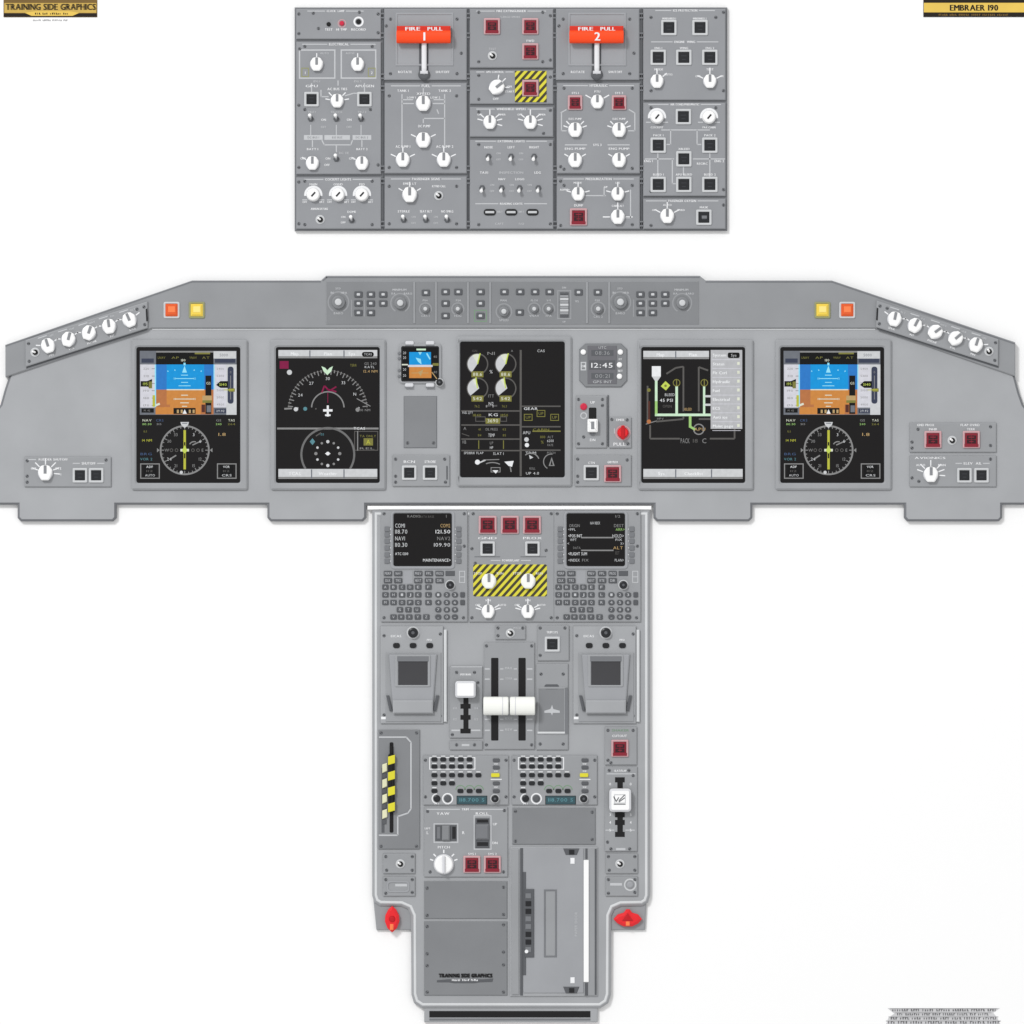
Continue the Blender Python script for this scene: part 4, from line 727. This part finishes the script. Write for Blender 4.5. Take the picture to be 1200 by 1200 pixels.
# control display units
def cdu(ox, page, label):
    m = pm('control_display_unit', 446.5 + ox, 599, 548 + ox, 729, label=label)
    X = lambda v: v + ox
    m.b.frame(rr(X(458), 599.5, X(533), 667, 4, 3), rr(X(460.5), 601, X(530), 664, 3, 3), 12.5, 14.5, 'plate_light', .8)
    m.screws((X(450), 602), (X(544), 602), (X(544), 640), (X(450), 724), (X(543), 724))
    for k, y in enumerate((620, 626.5, 634, 642, 650, 657.5)):
        for x in (453.5, 537.5): m.put('line_select_key', 'lsk', p_key(6, '', 'mid_grey', 1.8), X(x), y)
        m.line(X(457), y, X(460), y, 1.1, 'print_white'); m.line(X(531), y, X(534), y, 1.1, 'print_white')
    for j, y in enumerate((672, 680.3)):
        for k, t in enumerate((('PERF', 'NAV', 'PREV', 'FPL', 'PROG'), ('DLK', 'TRS', 'NEXT', 'RTE', 'DIR'))[j]):
            m.put('function_key', 'fk_' + t, p_key(9.6, t), X((454.5, 466.5, 490, 502.5, 515)[k]), y)
    m.bar(X(472.5), 669, X(483), 684, 'plate_light'); m.text('BRT', X(527.5), 671, 3); m.b.box(X(522), 669, X(533), 675, 12.8, 13.8, 'dark_grey', .5)
    al = iter('ABCDEFGHIJKLMNOPQRSTUVWXYZ')
    for y, xs in ((688, (451.5, 461, 471, 480.5, 490, 502)), (697, (451.5, 461, 471, 480.5, 490, 502)), (706, (451.5, 461, 471, 480.5, 490, 502)), (714.5, (468.5, 478.5, 488.5)), (723, (461, 470, 479.5, 489.5, 499.5))):
        for x in xs: 
            t = next(al); m.put('letter_key', 'lk_' + t, p_key(7.4, t), X(x), y)
    nm = iter(('1', '2', '3', '4', '5', '6', '7', '8', '9', '.', '0', '-'))
    for y in (697, 706, 714.5, 723):
        for x in (513.5, 523.5, 533): t = next(nm); m.put('number_key', 'nk_' + t, p_key(7.2, t, r=2.6), X(x), y)
    for y in (697, 706): m.put('number_key', 'nk_', p_key(5.4, ''), X(542), y)
    m.b.outline(X(538), 669, X(545), 683, .9, m.h + .15, 'print_grey'); m.line(X(539), 676, X(544), 676, .9)
    m.put('brightness_knob', 'bk', p_blackknob(4.8), X(527.5), 685.5); m.done()
    s = MB(); s.box(X(461), 601.5, X(529.5), 663.5, 12.8, 13.4, 'lit_scr', .3, em='black', r=2.5)
    global SH; h0 = SH; SH = 13.4
    if page == 0:
        T(s, 'RADIO', X(485), 605, 3.2, 'grey', 16); T(s, 'DATA BASE', X(500), 605.4, 3, 'dim', 18); T(s, '1', X(523), 605, 4, 'grey')
        for k in range(4): T(s, ('COM1', '118.70', 'NAV1', '110.30')[k], X(463), (616, 623, 631, 638.5)[k], 5.4, 'lt', (12, 15, 12, 15)[k], 'l'); T(s, ('COM2', '121.50', 'NAV2', '109.90')[k], X(527.5), (616, 623, 631, 638.5)[k], 4.8, ('tan', 'white', 'grey', 'lt')[k], (12, 18, 16, 20)[k], 'r')
        T(s, 'ATC 1200', X(463), 649, 3.4, 'white', 16, 'l'); T(s, 'MAINTENANCE>', X(528), 656.5, 4, 'white', 34, 'r')
    else:
        T(s, 'NAV INDEX', X(494.5), 613, 3.8, 'lt', 12); T(s, '1/2', X(521), 605, 3.4, 'grey', 6)
        for y in (630, 645): Q(s, X(478), y - .8, X(516), y + .8, 'grey')
        T(s, 'ORIGIN', X(464), 616, 4, 'grey', 13, 'l'); T(s, '<FPL', X(463), 620.5, 3, 'lt', 9, 'l'); T(s, 'DEST', X(528), 616, 4, 'grey', 12, 'r'); T(s, 'ARR>', X(529), 620.5, 3.4, 'green', 11, 'r')
        T(s, '<POS INIT', X(463), 628, 4, 'white', 17, 'l'); T(s, 'WPT', X(465), 632.6, 3.4, 'lt', 8, 'l'); T(s, 'HOLD>', X(528), 628, 4.4, 'lt', 14, 'r'); T(s, 'FIX', X(526), 632.5, 3, 'lt', 8, 'r'); T(s, '<', X(463), 637, 3.4, 'lt'); T(s, 'DATA', X(473), 642, 3, 'grey', 9); T(s, 'X>', X(528), 637, 3.4, 'lt', 4, 'r'); T(s, 'ALT', X(527), 642, 4, 'tan', 12, 'r'); T(s, 'EET', X(523), 648, 4, 'dim', 5, 'r')
        T(s, '<FLIGHT SUM', X(463), 649, 4, 'white', 23, 'l'); T(s, '<INDEX', X(463), 656.5, 3.6, 'lt', 14, 'l'); T(s, 'FIX', X(483), 656.5, 3.6, 'grey', 8); T(s, 'PLAN>', X(528), 656.5, 3.6, 'lt', 11, 'r')
    SH = h0; part('screen', s, m.obj, (X(495), 632, 13))
cdu(0, 0, 'keypad unit with a black screen on the left side'); cdu(203, 1, 'keypad unit with a black screen on the right side')
# centre top: three red buttons, hazard plate
m = pm('engine_module', 550, 599, 649.5, 729, label='plate with three red buttons and two cream knobs on yellow stripes')
m.screws((551.5 + 3, 602), (646, 602), (553, 643), (557, 660), (640, 645), (646, 724), (553, 724))
for x in (571.5, 597.5, 623.5): m.red(x, 615, 21)
m.text('GND', 571, 630.6, 3, wid=22); m.text('PROX', 624, 630.6, 3, wid=22); m.button(571.5, 643, 12); m.button(624, 643, 12); m.line(556, 652.5, 586, 652.5, 1.2, 'rail_grey'); m.line(610, 652.5, 640, 652.5, 1.2, 'rail_grey'); m.title('POWERPLANT', 575, 622, 656.8, 2.8)
m.b.box(554.5, 661.5, 641, 699, 12.8, 13.6, 'hazard', .4, r=2)
for x, t in ((573, '1'), (619, '2')):
    m.b.disc(x, 680, 11.5, 13.75, 'hazard'); k = m.knob(x, 681, 0, 8.8, (), None, 'cream'); k.location.y -= .0012; m.b.text('STOP', x - 13, 672, 2.6, 13.9, 'print_white'); m.b.text('RUN', x + 13, 672, 2.6, 13.9, 'print_white')
for x in (572, 618.5): m.knob(x, 716.5, 0, 8, (-75, -60, 0, 60, 75), None, tl=7); m.text('IGN', x, 703.5, 2.8)
m.text('OFF', 560, 709, 2.6); m.text('AUTO', 588, 709, 2.6); m.text('OFF', 606, 709, 2.6); m.text('AUTO', 634, 709, 2.6); m.done()
# cursor control devices
def ccd(ox, label):
    X = lambda v: v + ox
    m = pm('cursor_control', X(446), 734, X(519.5), 848, 'pedestal_grey', label, 13.4)
    m.screws((X(447) + 3, 745), (X(447) + 3, 838), (X(516), 743), (X(516), 839)); m.text('EICAS', X(464), 745.5, 3, wid=12); m.text('PFD', X(503), 750, 2.6)
    m.put('rotary_knob', 'ccdk', p_blackknob(6), X(484), 741.5)
    for x in (464.5, 484, 503.5): m.put('push_key', 'ccdkey', p_key(8, '', 'black', 2, r=2.4), X(x), 756.5)
    P = [(452, 765), (517, 765), (517, 846), (452, 846)]
    m.b.plate([(X(x), y) for x, y in P], 13, 15, 'module_grey', .8); m.b.plate([(X(x), y) for x, y in ((456, 767), (512, 767), (507, 835), (461, 835))], 14.5, 19, 'plate_light', 1.4)
    m.b.frame(rr(X(463), 767, X(504.5), 805, 1.5, 2), rr(X(466.5), 774, X(501.5), 803, 1, 2), 18.5, 20.5, 'bezel_grey', .8); m.b.quad(X(465.5), 769, X(502.5), 775, 20.7, 'mid_grey')
    m.b.box(X(460.5), 820.5, X(507.5), 836, 18.5, 22.5, 'pedestal_grey', 1.6)
    for q in ((452.5, 815, 456.5, 833, 458.5), (511, 815, 507.5, 833, 513.5)): m.b.plate([(X(q[0]), q[1]), (X(q[0] + 3.4), q[1]), (X(q[2] + 3.4), q[3]), (X(q[2]), q[3])], 14.6, 18.6, 'dark_grey', .6)
    m.b.quad(X(446.5), 840, X(452), 843, 13.7, 'print_white'); m.done()
    g = MB(); g.box(X(466.8), 774.3, X(501.2), 802.7, 18.6, 19.4, 'pad_dark', .4); part('touch_pad', g, m.obj, (X(484), 788, 18))
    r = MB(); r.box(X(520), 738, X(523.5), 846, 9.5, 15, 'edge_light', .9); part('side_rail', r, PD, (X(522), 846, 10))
ccd(0, 'hand rest with a dark square pad on the left side'); ccd(226, 'hand rest with a dark square pad on the right side')
# middle bits
m = pm('switch_module', 580.5, 733, 616, 749.5, label='tiny plate with one black paddle switch'); m.screws((583.5, 736), (583.5, 745), (612.5, 736)); m.jack(598, 742); m.text('PITCH', 606, 736, 2.4, 'print_grey'); m.done()
m = pm('switch_module', 630, 733, 667, 774.5, label='square plate with a single black button'); m.screws((633, 736), (662, 736), (633, 768)); m.b.frame(rr(637, 745, 657, 765, 1, 2), rr(639.5, 747.5, 654.5, 762.5, 1, 2), 12.8, 13.6, 'plate_light', .3); m.button(647.3, 755, 12.5); m.text('TRIM SYS', 647, 741, 3, wid=13); m.done()
m = pm('speed_brake_module', 527, 781, 565.5, 865, label='plate with a white square lever over a notched black slot'); m.screws((535, 788), (556, 788), (560, 800), (530, 861)); m.text('SPEED BRAKE', 545.5, 790.5, 2.6, wid=13)
m.b.box(543, 816, 549, 858, 12.8, 13.4, 'rubber_black', .3)
for y in (828, 841, 857): m.b.box(539.5, y - 3, 551.5, y + 2.6, 12.7, 13.5, 'rubber_black', .3)
for y, t in ((830, '1/4'), (843, '1/2')): m.text(t, 533, y, 2.8, 'print_grey'); m.text(t, 558, y, 2.8, 'print_grey')
m.line(529, 856, 539, 856, 1.8); m.line(552, 856, 563, 856, 1.8); m.line(529, 781.5, 565, 781.5, 1); m.done()
g = MB(); g.box(533.5, 798, 557.5, 817.5, 16, 28, 'knob_white', 2.4, em='knob_shade', r=3.2); part('speed_brake_lever', g, PD, (545.5, 808, 13))
m = pm('screw_plate', 527, 868.5, 565.5, 879, label='small screwed strip under the notched slot'); m.screws((535, 873), (556, 873)); m.bar(541, 872, 550, 874.5); m.done()
m = pm('throttle_quadrant', 567.5, 753, 626.5, 878.5, label='quadrant with two black slots'); m.screws((570, 757), (623, 757), (570, 873), (623, 873))
for x in (579.8, 611.8): m.b.box(x - 4.3, 771, x + 4.3, 868, 12.8, 13.5, 'rubber_black', .4, r=1)
for y, t in ((783, 'MAX'), (795, 'TO/GA'), (842, 'IDLE'), (855, 'REV')):
    m.line(568, y + 1, 574, y + 1, 1.6); m.line(586, y + 1, 590, y + 1, 1.2); m.line(602, y + 1, 606, y + 1, 1.2); m.line(617.5, y + 1, 624, y + 1, 1.6); m.text(t, 596, y, 3, 'print_grey', wid=8)
m.done()
for x0, x1, lab in ((566.5, 596, 'left cream throttle grip'), (597.5, 627, 'right cream throttle grip')):
    g = MB(); c = (x0 + x1) / 2; g.box(c - 3, 818, c + 3, 836, 12, 24, 'dark_grey', .5); a = part('throttle_lever', g, PD, (c, 827, 13), label=lab)
    g = MB(); g.tube([(x0, 827, 28), (x0 + 1, 827, 28), (x1 - 1, 827, 28), (x1, 827, 28)], [9.6, 10.8, 10.8, 9.6], 'cream', 24); g.tube([(x0 + 22, 827, 28), (x0 + 23, 827, 28)] if x0 < 580 else [(x0 + 6, 827, 28), (x0 + 7, 827, 28)], [11, 11], 'knob_shade', 24); part('grip', g, a, (c, 827, 28))
m = pm('access_panel', 628.5, 778, 666, 879, label='plate with a hinged flap bearing a small white aircraft sign'); m.screws((634, 790), (660, 790), (633, 872), (660, 872)); m.b.plate(rr(638, 802, 655, 808, 2.6), 12.8, 13.4, 'dark_grey', .3)
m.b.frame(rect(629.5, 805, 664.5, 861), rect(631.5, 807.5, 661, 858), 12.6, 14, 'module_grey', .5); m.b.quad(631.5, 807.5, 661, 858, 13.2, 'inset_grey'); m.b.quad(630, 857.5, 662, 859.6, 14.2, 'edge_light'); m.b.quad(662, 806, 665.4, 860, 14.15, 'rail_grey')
m.b.flat([(647, 826), (648.5, 831), (656, 833), (656, 835.5), (648, 835.5), (647, 838.5), (645.5, 835.5), (638, 835.5), (638, 833), (645, 831)], 13.5, 'print_grey'); m.done()
m = pm('switch_module', 709, 852, 746.5, 896.5, label='square plate with a single red guarded button'); m.screws((712.5, 856), (742, 856), (712.5, 891), (716, 894)); m.text('SHAKER', 727, 856, 3, 'green_print', wid=20); m.red(726.5, 877, 20); m.text('CUTOUT', 726, 862.5, 3, wid=17); m.done()
# emergency brake lever well
m = pm('brake_lever_module', 443.5, 855.5, 492, 995.5, 'blank_grey', 'dark plate with a yellow and black striped brake lever', 12.4); m.screws((446.5, 859), (488, 859), (446.5, 992), (488, 992))
for a in ((444, 864, 476, 864), (476, 864, 481.5, 870), (481.5, 870, 481.5, 948), (481.5, 948, 478, 953), (478, 953, 466, 957), (466, 957, 466, 979), (466, 979, 444, 979)): m.line(*a, 1.7, 'print_grey')
m.b.flat([(444.5, 866), (475, 866), (479.5, 871), (479.5, 947), (476.5, 951), (464, 955.5), (464, 977.5), (444.5, 977.5)], 12.5, 'inset_grey'); m.b.box(456.5, 870, 461, 976, 12.4, 13, 'rubber_black', .3, r=1.5); m.b.box(447, 900, 450.5, 976, 12.4, 12.9, 'dark_grey', .3); m.done()
g = MB(); g.box(455, 884, 462.5, 952, 13, 20, 'rubber_black', 1.4, r=1)
for y in (885.5, 904, 922, 941): g.plate([(454.8, y + 1.2), (462.9, y - 1.2), (462.9, y + 8.6), (454.8, y + 11)], 19, 20.6, 'yellow', .5)
for y in (894, 912, 930, 948): g.plate([(448.0, y + 2), (453.8, y), (453.8, y + 9.5), (448.0, y + 12)], 12.5, 16.5, 'cream_dull', .8); g.box(448, y + 12, 452.8, y + 18, 12.5, 14, 'dark_grey', .6)
g.box(457, 874, 460.5, 884, 13, 17, 'rubber_black', .8); part('brake_lever', g, PD, (459, 920, 13), label='yellow and black striped lever with cream blocks beside it')
# radio units
def radio(ox, label):
    X = lambda v: v + ox
    m = pm('radio_panel', X(496), 885.5, X(596), 943.5, label=label); m.screws((X(498.5), 891), (X(498.5), 934), (X(593), 891), (X(593), 934))
    m.b.outline(X(503), 887.5, X(557), 902, 1.0, m.h + .1, 'print_white')
    for r, (y, n) in enumerate(((890, 5), (898.5, 5), (908.5, 6), (918, 3), (927, 1))):
        for k in range(n): m.put('channel_button', 'ch', p_key(7.0, '', 'button_black', 2.2, r=1.6, ht=4.8), X(509 + 10.3 * k), y); m.line(X(506.5 + 10.3 * k), y - 3.8, X(511.5 + 10.3 * k), y - 3.8, 1.0, 'print_white')
    for k in range(3): m.put('channel_button', 'ch', p_key(7.4, '', 'button_black', 2.2, r=1.2), X(539.5 + 10.8 * k), 927); m.b.arc(X(539.5 + 10.8 * k), 926, 5.4, 1.1, -90, 90, m.h + .1, 'green_print', 10)
    m.put('channel_button', 'chb', p_dot(4.2, 'button_black', 3), X(512), 936); m.put('channel_button', 'chc', p_dot(4.2, 'dark_grey', 3), X(524.5), 936); m.b.arc(X(512), 936, 5.6, 1.3, 180, 360, m.h + .1, 'print_white'); m.b.arc(X(524.5), 936, 5.8, 1.5, 0, 360, m.h + .1, 'print_white'); m.text('PTT', X(512), 942, 2.2); m.text('MIC', X(524), 942, 2.2)
    for y in (891, 899.5, 918, 927): m.put('channel_button', 'chs', p_key(8.0, '', 'dark_grey', 2.0, r=1.2, ht=4.2), X(581.5), y)
    m.put('channel_button', 'chy', p_key(10, '', 'yellow', 2.6, r=1.2, ht=4.6), X(580.5), 908.5, label='yellow lit button'); m.put('rotary_knob', 'rk', p_blackknob(4.4), X(580), 936); m.line(X(575), 913.5, X(588), 913.5, 1, 'print_white')
    for y in (895.4, 903.8, 922.6): m.text('VHF', X(581), y, 2.0)
    m.done(); g = MB(); g.box(X(535), 932.6, X(571), 943, 12.6, 14, 'lcd_teal', .8, em='black'); g.text('118.700 S', X(553), 937.5, 4, 14.3, 'teal_digit', wid=29); part('readout', g, m.obj, (X(553), 938, 13))
mat('teal_digit', (96, 150, 160), .5)
radio(0, 'left panel of small black buttons with a teal readout'); radio(104, 'right panel of small black buttons with a teal readout')
# trim
m = pm('trim_module', 497, 946, 595, 1028, label='trim plate with a white round knob and two red buttons'); m.screws((501, 951), (591, 950), (504, 1022), (590, 1022)); m.title('TRIM', 500, 590, 948.6, 2.8); m.text('YAW', 519, 953.6, 3.4, wid=15); m.text('ROLL', 565, 953.6, 3.4, wid=15)
m.box(508, 965, 537, 988, 1.2); m.box(555, 955.5, 576, 996, 1.2); m.text('L', 501, 976, 3.8); m.text('R', 543, 976, 3.8); m.text('LEFT', 501, 971, 2.4); m.text('UP', 580, 966, 3.2); m.text('DN', 580, 988, 3.2); m.text('PITCH', 520, 993, 3.2, wid=14)
g = MB(); g.box(510, 967, 535, 985.5, 12.8, 14.2, 'dark_grey', .8); g.box(518, 967.5, 527, 985, 14, 18, 'inset_grey', 1.6); g.box(512, 969, 516, 983, 14, 14.8, 'mid_grey', .4); g.box(530, 969, 534, 983, 14, 14.8, 'black', .4); part('rocker_switch', g, m.obj, (522, 976, 13))
g = MB(); g.box(557, 959, 573.5, 994, 12.8, 14.2, 'dark_grey', .8); g.box(557.5, 966, 573, 984, 14, 18, 'mid_grey', 2); g.box(559, 960.5, 572, 964, 14, 14.8, 'black', .4); g.box(559, 987, 572, 991.5, 14, 14.8, 'black', .4); part('rocker_switch', g, m.obj, (565, 976, 13))
for a in (-70, -45, 0, 45, 70): q = math.radians(a); m.line(520 + 13 * math.sin(q), 1013 - 13 * math.cos(q), 520 + 17 * math.sin(q), 1013 - 17 * math.cos(q), 1.5, 'print_white')
g = MB(); g.lathe(520, 1013, [(12, 13), (11.8, 15), (11, 16)], 'knob_shade', 28); g.lathe(520, 1013, [(11, 16), (10.4, 20), (9.2, 21)], 'knob_white', 28); g.box(518.4, 1003, 521.6, 1023, 20.5, 25, 'knob_shade', 1); part('knob', g, m.obj, (520, 1013, 13), label='large round white knob')
m.red(553, 1013, 20); m.red(577, 1013, 20); m.text('SYS 1', 553, 1001, 3); m.text('SYS 2', 577, 1001, 3); m.done()
def blank(x0, y0, x1, y1, lab, pts):
    m = pm('blank_cover', x0, y0, x1, y1, 'blank_grey', lab, 12); m.screws(*pts); return m
blank(600.5, 947, 698, 990, 'plain dark cover below the right radio panel', ((604, 951), (694, 952), (604, 986), (694, 984))).done()
blank(497, 1033, 594.5, 1077, 'plain dark cover below the white trim knob', ((500.5, 1041), (590, 1040), (500.5, 1073), (590, 1072))).done()
m = blank(497, 1080, 594.5, 1167, 'plain dark cover bearing a black nameplate', ((500.5, 1086), (590, 1084), (500.5, 1118), (590, 1116), (500.5, 1132), (590, 1131), (500.5, 1163), (590, 1163)))
m.done(); g = MB(); g.plate([(512, 1149), (525, 1148), (565, 1148), (578, 1147), (577, 1151), (562, 1151.5), (556, 1152.5), (532, 1152.5), (526, 1151.5), (512, 1151.5)], 11.8, 12.5, 'dark_grey', .2); g.text('TRAINING SIDE GRAPHICS', 545, 1143.6, 4.0, 12.5, 'rubber_black', wid=62, bold=1.0); [g.text("TRAINING SIDE GRAPHICS", 545.2, 1143.6 + d, 4.0, 12.56 + d * .1, "rubber_black", wid=62, bold=1.0) for d in (-.35, .35)]; g.greek(528, 562, 1148.8, 2.2, 12.8, 'print_white', 3); part('nameplate', g, m.obj, (545, 1147, 12))
# flap lever
m = pm('flap_lever_module', 709, 899, 747, 998, label='plate with a white lever knob over a black slot'); m.screws((714, 903), (737, 903), (742, 909), (712, 987), (716, 995), (738, 995)); m.text('SLAT/FLAP', 727, 903.4, 2.8, wid=14); m.line(711, 907, 745, 907, 1.2)
m.b.box(723.5, 911, 730, 980, 12.8, 13.4, 'rubber_black', .3, r=1)
for y in (914, 955, 964, 978): m.b.box(720.8, y - 3, 732.2, y + 3, 12.7, 13.5, 'rubber_black', .3)
for y, t in ((919, '0'), (955, '3'), (964, '4'), (973, '5')): m.text(t, 715, y, 3.4); m.text(t, 739, y, 3.4)
m.line(709.5, 973, 720, 973, 1.2); m.line(733, 973, 744, 973, 1.2); m.bar(722, 994, 733, 996.5); m.done()
g = MB(); g.box(714, 924, 739.5, 951, 16, 28, 'knob_white', 2.4, em='knob_shade', r=4); g.line(719, 933, 722, 939, 1.2, 28.2, 'dark_grey')
for a in ((722, 939, 725, 934), (725, 938, 732, 931), (725, 939.5, 732, 934.5)): g.line(*a, 1.1, 28.25, 'dark_grey')
g.outline(719.5, 930.5, 733, 941, .8, 28.2, 'print_grey'); g.line(719, 942, 733, 942, 1, 28.3, 'dark_grey'); part('flap_lever', g, PD, (727, 938, 13))
# lower side plates
for x0, s_, lab in ((449, 0, 'left'), (710, 1, 'right')):
    m = pm('switch_module', x0, 1000.5, x0 + 37.5, 1024, label='small plate with a black paddle switch at the lower ' + lab); m.screws((x0 + 3, 1004), (x0 + 34, 1004), (x0 + 4, 1020), (x0 + 34, 1020)); m.jack(x0 + (20 if not s_ else 16.5), 1012.5); m.done()
    m = pm('jack_module', x0, 1027.5, x0 + 37.5, 1050.5, label='small plate with an oval socket at the lower ' + lab); m.screws((x0 + 3, 1031), (x0 + 34, 1031), (x0 + 3, 1047), (x0 + 34, 1046))
    if not s_: m.b.frame(rr(x0 + 4, 1032.5, x0 + 31, 1046, 4, 3), rr(x0 + 6, 1034.5, x0 + 29, 1044, 3, 3), 12.8, 14, 'plate_light', .4); m.bar(x0 + 14, 1036, x0 + 28, 1039)
    else: m.b.arc(x0 + 28.5, 1037, 6.5, 1.6, 0, 360, m.h + .15, 'frame_light'); m.put('socket', 'jk', p_dot(4, 'plate_light', 2), x0 + 28.5, 1037); m.bar(x0 + 5, 1035, x0 + 19, 1038)
    m.done()
# printer
m = Mod(PD, 'printer', 598, 993, 700.5, 1168, 9.5, 12.5, 'pedestal_grey', .8, label='printer with a white paper slot along its right side')
m.b.box(599.5, 995, 608.5, 1166, 12, 15, 'module_grey', 1.2); m.b.box(609.5, 994, 613, 1167, 12, 12.9, 'dark_grey', .3); m.b.plate(rect(613.5, 994.5, 684, 1164), 12.3, 14, 'plate_light', .7); m.b.box(613, 1022, 616.5, 1143, 13.6, 14.6, 'dark_grey', .3)
m.b.box(615, 1042, 625.8, 1122, 13.8, 16.2, 'dark_grey', .7)
for k in range(8): m.b.box(615.8, 1047 + 9 * k, 622.5, 1053 + 9 * k, 16, 17.4, ('mid_grey', 'black', 'black', 'mid_grey', 'mid_grey', 'black', 'black', 'mid_grey')[k], .6)
m.b.disc(617, 1115, 2.2, 17.6, 'print_white', 10); m.b.frame(rect(637.5, 1042.5, 652.5, 1122), rect(639.5, 1044.5, 650.5, 1120), 13.8, 14.8, 'mid_grey', .3); m.b.quad(639.5, 1044.5, 650.5, 1120, 14.2, 'module_grey')
for y, d in ((998, 1), (1160, -1)): m.b.plate([(660, y - 3.5), (679, y - 3.5), (676, y + 4), (663, y + 4)], 13.8, 15, 'dark_grey', .5); m.b.box(667, y - 2, 673, y + 3.5, 14.8, 16, 'black', .4); m.b.box(668.5, y + d * 11 - 3.5, 673.5, y + d * 11 + 3.5, 13.8, 15, 'print_white', .5)
m.b.text('PAPER DOOR', 675, 1083, 3, 14.3, 'print_grey', rot=-90)
m.b.box(684.5, 994, 699, 1167, 12.2, 13.6, 'module_grey', .6); m.b.box(697, 995, 699, 1166, 13.4, 14.2, 'dark_grey', .3); m.b.box(686, 994.5, 688.5, 1007, 13.4, 14.4, 'dark_grey', .3); m.b.box(685.5, 1152, 689, 1167, 13.4, 14.4, 'dark_grey', .3)
m.screws((604, 999), (604, 1082), (604, 1161), (694.5, 1000), (694.5, 1161)); m.done()
g = MB(); g.box(684, 1008, 690, 1151, 13, 15.5, 'knob_white', .5); part('paper_strip', g, m.obj, (687, 1080, 13))

# ================================================================== POSTER TITLE PLATES on the backdrop
def flatthing(name, b, origin, label, cat):
    o = bpy.data.objects.new(name, b.mesh(name, origin)); col.objects.link(o); o.location = W(*origin); o['label'] = label; o['category'] = cat
b = MB(); b.box(3, -6, 113, 19, 0.2, 1.2, 'gold_dark', .3); b.quad(3.3, 0, 112.7, 2.5, 1.35, 'gold_dark'); b.quad(4, 2.4, 112, 14, 1.4, 'gold_dull'); b.quad(3.4, 14.6, 112.6, 18.6, 1.42, 'ink')
b.text('TRAINING SIDE GRAPHICS', 58, 7, 7.0, 1.6, 'ink', wid=105, bold=1.25); b.flat([(28, 14), (40, 12), (80, 12), (92, 14), (84, 17.5), (36, 17.5)], 1.65, 'gold'); b.greek(38, 82, 14.9, 2.2, 1.8, 'ink', 3); b.greek(36, 79, 22.6, 1.8, 0.5, 'ink_grey', 4)
flatthing('title_plate', b, (58, 19, 0), 'gold and black title plate at the upper left with the longer lettering', 'title plate')
b = MB(); b.box(1083, -6, 1208, 18.8, 0.2, 1.2, 'ink', .3); b.quad(1083.5, 2.2, 1207, 13.4, 1.35, 'gold'); b.text('EMBRAER 190', 1142, 8, 6.8, 1.5, 'ink', wid=56, bold=.9); b.greek(1099, 1184, 16.2, 2.2, 1.4, 'gold_dark', 6)
flatthing('title_plate', b, (1143, 19, 0), 'plain gold and black title plate at the upper right with short lettering', 'title plate')
b = MB(); rows = ((1044, 1170, 1184.8), (1050, 1163, 1189.6), (1042, 1171, 1194.4), (1039, 1174, 1199.2))
b.flat([(1041, 1182.6), (1173, 1182.6), (1165, 1188), (1170, 1194), (1176, 1208), (1037, 1208), (1042, 1194), (1049, 1189)], .3, 'ink_wash')
mat('ink_wash', (206, 206, 208), .9, .12)
for x0, x1, y in rows:
    b.greek(x0, x1, y, 3.0, .5, 'ink_small', 7); b.quad(x0, y - 1.9, x1, y - 1.2, .42, 'ink_grey')
mat('ink_small', (112, 112, 114), .9)
flatthing('small_print', b, (1107, 1200, 0), 'block of tiny grey lettering at the lower right corner of the backdrop', 'lettering')

# ------------------------------------------------------------------ light, world, camera
wd = bpy.data.worlds.new('World'); scene.world = wd; wd.use_nodes = True
bg = wd.node_tree.nodes['Background']; bg.inputs[0].default_value = (1, 1, 1, 1); bg.inputs[1].default_value = 0.90
la = bpy.data.lights.new('key_lamp', 'AREA'); la.shape = 'DISK'; la.size = 4.5; la.energy = 2950
lo = bpy.data.objects.new('key_lamp', la); col.objects.link(lo); lo.location = (-9, -16, 12.5)
lo.rotation_euler = (Vector((0, 0, 0)) - lo.location).to_track_quat('-Z', 'Y').to_euler()
cam = bpy.data.cameras.new('camera'); co = bpy.data.objects.new('camera', cam); col.objects.link(co)
D = 12.0
co.location = (0, -D, 0); co.rotation_euler = (math.radians(90), 0, 0); cam.sensor_width = 36; cam.lens = 36 * (D - 0.024) / 2.4; cam.clip_end = 200
scene.camera = co
vs = scene.view_settings; vs.view_transform = 'Standard'; vs.look = 'None'; vs.exposure = 0; vs.gamma = 1
scene.cycles.use_denoising = True
scene.cycles.max_bounces = 5
